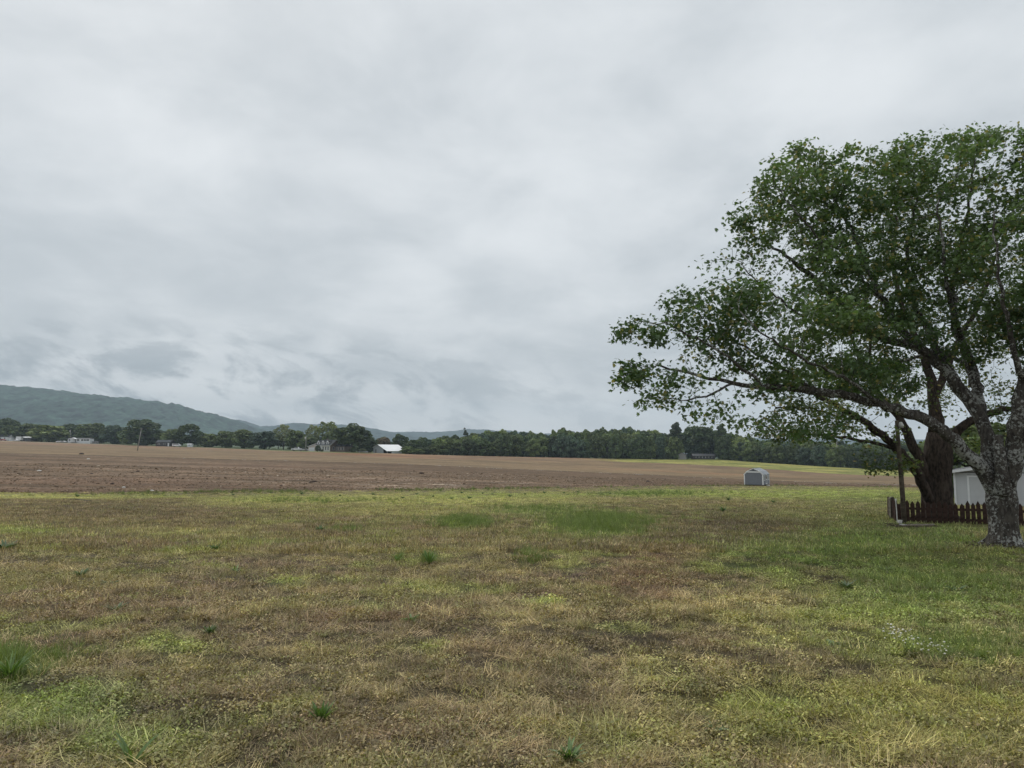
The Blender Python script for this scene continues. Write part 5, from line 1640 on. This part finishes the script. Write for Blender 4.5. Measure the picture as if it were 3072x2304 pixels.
px, py, pi, ps, pt = [], [], [], [], []
def put(X, Y, kind_idx, scale, k=1.0):
    u = ucol(X, Y); ok = Y < edgeY(np.clip(u, -900, 4599)) + .6
    X, Y, kind_idx, scale = X[ok], Y[ok], kind_idx[ok], scale[ok]
    c = lawn_col(X, Y)
    r_ = RNG.random(len(X))[:, None]                      # each tuft its own state of growth
    c = np.where(r_ < .20, c * .5 + PAL['dark'] * .32, np.where(r_ < .30, c * .65 + PAL['tan'] * .4, np.where(r_ < .38, c * .7 + PAL['lime'] * .3, np.where(r_ < .46, c * .6 + PAL['deep'] * .35, c))))
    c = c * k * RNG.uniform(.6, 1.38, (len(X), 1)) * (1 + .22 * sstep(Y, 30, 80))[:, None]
    px.append(X); py.append(Y); pi.append(kind_idx); ps.append(scale); pt.append(c)


def choose(X, Y):
    a = fbm(X / .55, Y / .55, 211, 3); b = fbm(X / .8 + 30, Y / .8, 215, 3)
    u, v = to_uv(X, np.maximum(Y, 2.5))
    right = sstep(u, 1900, 2300)
    cov = a + .10 * np.exp(-((u - 300) / 500) ** 2) * sstep(v, 1950, 2100) + .03 * sstep(v, 1800, 2100) > .50
    strw = b - .17 * right > .50
    cov = np.where(RNG.random(len(X)) < .3, ~cov, cov); strw = np.where(RNG.random(len(X)) < .25, ~strw, strw)
    k = np.where(cov, RNG.integers(4, 8, len(X)), RNG.integers(0, 4, len(X)))
    return np.where(strw & (RNG.random(len(X)) < .7), RNG.integers(8, 11, len(X)), k)


TK = 1.74
X, Y = fan_points(40000, 2.6, 9.5); gp_ = (fbm(X / .2, Y / .2, 241, 3) > .47) | (RNG.random(len(X)) < .22); X, Y = X[gp_], Y[gp_]; put(X, Y, choose(X, Y), RNG.uniform(.7, 1.25, len(X)), TK)
X, Y = fan_points(56000, 8.5, 38); gp_ = (fbm(X / .4, Y / .4, 243, 3) > .45) | (RNG.random(len(X)) < .3); X, Y = X[gp_], Y[gp_]; put(X, Y, choose(X, Y), RNG.uniform(1.0, 1.6, len(X)), TK)
X, Y = fan_points(64000, 16, 152, .8, 1.0); put(X, Y, RNG.integers(14, 18, len(X)), RNG.uniform(.8, 1.7, len(X)), TK)
# taller fresh green patches
for (u, v, ru, rv, n, s) in [(1800, 1570, 150, 34, 1500, 1.3), (1390, 1566, 90, 14, 420, 1.3), (1600, 1528, 150, 14, 260, 1.4), (1960, 1480, 200, 8, 380, 1.8), (30, 2010, 60, 45, 90, 1.0), (2850, 1740, 260, 60, 420, .9),
                             (2650, 1640, 300, 50, 420, .9), (1288, 1680, 22, 14, 26, 1.2), (1192, 1672, 14, 8, 10, 1.2), (1610, 1670, 60, 20, 40, 1.1), (2900, 1930, 160, 50, 160, .7), (120, 1960, 160, 40, 80, .7), (900, 1500, 180, 10, 220, 1.4),
                             (1040, 1590, 60, 10, 60, 1.2), (1100, 1500, 300, 12, 200, 1.4)]:
    uu = u + RNG.normal(0, .55, n) * ru; vv = v + RNG.normal(0, .55, n) * rv
    q = np.array([ground_uv(a_, b_) for a_, b_ in zip(uu, np.maximum(vv, 1458))])
    ok = (q[:, 1] > 2) & (q[:, 1] < 130); q = q[ok]
    X, Y = q[:, 0], q[:, 1]; n = len(X)
    ok2 = Y < edgeY(np.clip(ucol(X, Y), -900, 4599)); X, Y = X[ok2], Y[ok2]; n = len(X)
    px.append(X); py.append(Y); pi.append(RNG.integers(11, 14, n)); ps.append(RNG.uniform(.6, 1.15, n) * s); pt.append(srgb(118, 132, 72) * RNG.uniform(.7, 1.25, (n, 1)))
ue = RNG.uniform(-100, 2700, 1500); Ye = edgeY(ue) - np.abs(RNG.normal(0, 3.0, 1500)) + 1.0; Xe = (ue - CX) / F_PX / 1.0046 * Ye
okk = fbm(Xe / 6, Ye / 6, 231, 2) > .47; Xe, Ye = Xe[okk], Ye[okk]
px.append(Xe); py.append(Ye); pi.append(RNG.integers(11, 14, len(Xe))); ps.append(RNG.uniform(1.2, 2.6, len(Xe))); pt.append(srgb(112, 122, 70) * RNG.uniform(.6, 1.3, (len(Xe), 1)))
PX, PY = np.concatenate(px), np.concatenate(py); NP_ = len(PX)
PS = np.concatenate(ps)
gn_scatter('grass', np.stack([PX, PY, zfun(PX, PY) - .004], 1), np.stack([RNG.normal(0, .08, NP_), RNG.normal(0, .08, NP_), RNG.uniform(0, 6.28, NP_)], 1),
           np.stack([PS, PS, PS * RNG.uniform(.5, 1.6, NP_)], 1), np.concatenate(pi), np.vstack(pt), PROTOS)

# ------------------------------------------------------------------ single weeds one can point at
t = NT('weed_leaf'); oi = t.n('ObjectInfo'); f = t.noise(t.coord(), 30, 3, .6)
M_WEED = t.leaf(t.mix(t.rng(f, .3, .7), t.mix(1.0, oi.outputs['Color'], (.7, .75, .7), 'MULTIPLY'), oi.outputs['Color']), .3, .05)


def weed_leaf(L, w, up, droop):
    """a lance leaf with a folded midrib"""
    v, f = [], []; n = 5; p = np.array([0., 0, 0]); an = up
    for k in range(n + 1):
        s = k / n; ww = w * math.sin(math.pi * min(.12 + .88 * s, 1)) ** .8 if k < n else 0.0008
        v += [(p[0], -ww, p[2] + ww * .35), (p[0], 0, p[2]), (p[0], ww, p[2] + ww * .35)]
        p = p + np.array([math.cos(an), 0, math.sin(an)]) * L / n; an -= droop / n
    for k in range(n):
        for q in (0, 1): f.append((3 * k + q, 3 * k + q + 1, 3 * k + q + 4, 3 * k + q + 3))
    return v, f


def weed(u, v, nleaf, L, w, up, droop, color, label, seed, cat='weed', name='weed_plant'):
    r_ = random.Random(seed); X, Y = ground_uv(u, v)
    r = empty(name, (X, Y, zat(X, Y) - .005), r_.uniform(0, 6), label, cat)
    for i in range(nleaf):
        vv, ff = weed_leaf(L * r_.uniform(.65, 1.15), w * r_.uniform(.75, 1.2), up + r_.uniform(-.35, .25), droop * r_.uniform(.5, 1.4))
        me = bpy.data.meshes.new('leaf'); me.from_pydata(vv, [], ff); me.materials.append(M_WEED)
        o = link('leaf', me, r); o.rotation_euler = (r_.uniform(-.2, .2), 0, i * 2.4 + r_.uniform(-.3, .3)); k = r_.uniform(.75, 1.25); o.color = (color[0] * k, color[1] * k, color[2] * k, 1)
    return r


WG = srgb(104, 132, 64); WD = srgb(92, 114, 66); WL = srgb(104, 128, 66); WB = srgb(96, 126, 96)
WEEDS = [
    (964, 2165, 44, .15, .0105, 1.2, .3, WG, 'upright bright green dock rosette alone in brown thatch at bottom left of centre'),
    (1706, 2290, 34, .16, .012, 1.1, 1.0, WL, 'pale green leafy weed with arching leaves at the bottom edge, centre'),
    (397, 2292, 6, .22, .014, 1.0, .6, WL, 'weed with a few long pale leaves at the bottom edge on the left'),
    (631, 1902, 40, .13, .010, 1.0, .5, WD, 'dark green rosette left of centre in the middle lawn'),
    (646, 1652, 44, .22, .014, .9, .6, WD, 'dark rosette left of centre in the farther lawn'),
    (239, 1732, 28, .22, .016, .8, .7, WD, 'spreading dark rosette at left below the brown strip'),
    (351, 1835, 26, .18, .014, .6, .6, WD, 'flat dark weed left of the middle lawn rosette'),
    (959, 1596, 30, .26, .02, .9, .5, WD, 'dark green weed tuft above centre left, in yellow grass'),
    (12, 1650, 34, .34, .024, .8, .6, WD, 'dark bushy weed cut by the left edge, farther back'),
    (28, 2040, 46, .26, .008, 1.0, .6, WG, 'large grassy weed cut by the left edge in the near lawn'),
    (707, 1718, 14, .22, .012, .7, .6, WG, 'thin-leaved green weed just right of the farther left rosette'),
    (1232, 1862, 16, .14, .012, .6, .8, WG, 'low green weed beside a bare red patch at centre'),
    (1288, 1695, 44, .34, .008, 1.25, .4, WG, 'tall grassy tuft at centre of the farther lawn'),
    (1192, 1682, 14, .2, .012, 1.1, .4, WG, 'shorter grassy tuft just left of the tall centre tuft'),
    (2500, 1928, 18, .12, .012, .5, .7, WB, 'blue-green flat rosette right of centre, left of the white clover'),
    (2872, 1775, 28, .2, .014, .7, .8, WD, 'dark green weed in the right lawn below the lichen trunk'),
    (2539, 1760, 28, .22, .014, .8, .7, WD, 'dark green weed in the right lawn left of the tree shade'),
    (2658, 1712, 26, .2, .014, .7, .8, WD, 'dark tuft of leaves in the tree shade on the right lawn'),
    (2140, 2195, 18, .12, .008, .6, .8, WL, 'pale spiky weed low in the right foreground'),
    (330, 1752, 12, .2, .012, .5, .8, WB, 'flat blue-green weed right of the spreading dark rosette'),
]
for i, wd in enumerate(WEEDS): weed(*wd, 40 + i)
er = random.Random(77)
for i, (u, v) in enumerate([(1385, 1476), (1448, 1477), (1478, 1479), (1633, 1476), (1300, 1485), (1250, 1478), (1692, 1476), (1735, 1474), (1575, 1480), (232, 1487), (1860, 1470), (1120, 1480), (1020, 1484), (905, 1480), (812, 1478), (1530, 1488), (1355, 1495), (1408, 1494), (1830, 1480), (1208, 1492), (700, 1482), (2185, 1502), (2168, 1537), (2320, 1508)]):
    weed(u, v, 26, er.uniform(.22, .42), .03, 1.05, .9, WD * 1.15, 'small dark weed tuft along the far edge of the lawn by the ploughed field', 200 + i, 'weed', 'edge_weed')['group'] = 'dark tufts along the field edge'

# white clover in bloom
M_CLOVER = plain('white_clover_head', (.74, .72, .62), .9, .15, 60.0)
M_STEM = plain('clover_stem', (.12, .18, .06), .8, .2, 20.0)
cx_, cy_ = ground_uv(2720, 1925)
clover = empty('white_clover', (cx_, cy_, zat(cx_, cy_)), 0, 'streak of white clover flowers in the right foreground lawn', 'flowers')
hm = MB()
for (z, rad) in ((0, .3), (.3, .9), (.7, 1.0), (1.1, .7), (1.3, .2)): pass
hm.tube([(0, 0, 0), (0, 0, .3), (0, 0, .7), (0, 0, 1.1), (0, 0, 1.3)], [.35, .9, 1.0, .7, .2], 8)
hmesh = hm.mesh('flower', M_CLOVER, True)
cr = random.Random(9)
for i in range(64):
    s = cr.random(); u_ = 2655 + 170 * s + cr.gauss(0, 14); v_ = 1893 + 62 * s + cr.gauss(0, 12)
    X, Y = ground_uv(u_, v_); z = zat(X, Y); h = cr.uniform(.03, .06)
    o = link('flower', hmesh, clover); o.location = (X - cx_, Y - cy_, z - zat(cx_, cy_) + h); k = cr.uniform(.008, .0125); o.scale = (k, k, k); o.rotation_euler = (cr.uniform(-.4, .4), cr.uniform(-.4, .4), 0)
ms = MB()
for o in list(clover.children):
    p = o.location; ms.tube([(p.x, p.y, p.z - .06), (p.x, p.y, p.z)], .0012, 3, False)
ms.build('stems', M_STEM, clover)['kind'] = 'stuff'

# a dead stick at the back of the left lawn, and the dark litter at the lichen maple's foot
X0, Y0 = ground_uv(240, 1500); st_ = MB()
pts = []
for k in range(9):
    u_ = 210 + k * 8; v_ = 1498 + (0 if k < 3 else (k - 3) * 1.3); x, y = ground_uv(u_, v_); pts.append((x, y, zat(x, y) + .08))
st_.tube(pts, .035, 6)
tag(st_.build('dead_branch', M_GREYWOOD), 'pale dead branch lying at the back left of the lawn', 'branch')
mb = MB(); lr = random.Random(8)
for i in range(420):
    an = lr.uniform(0, 6.28); q = .38 + abs(lr.gauss(0, .42)); x = nb.x + math.cos(an) * q; y = 17 + math.sin(an) * q; z = zat(x, y) + lr.uniform(.0, .05) + max(0, .12 * (1 - q))
    d = Vector((lr.gauss(0, 1), lr.gauss(0, 1), lr.gauss(0, .25))).normalized() * lr.uniform(.02, .09)
    mb.bar((x, y, z), Vector((x, y, z)) + d, lr.uniform(.015, .04), .006)
tag(mb.build('bark_litter', M_POLE), kind='stuff')
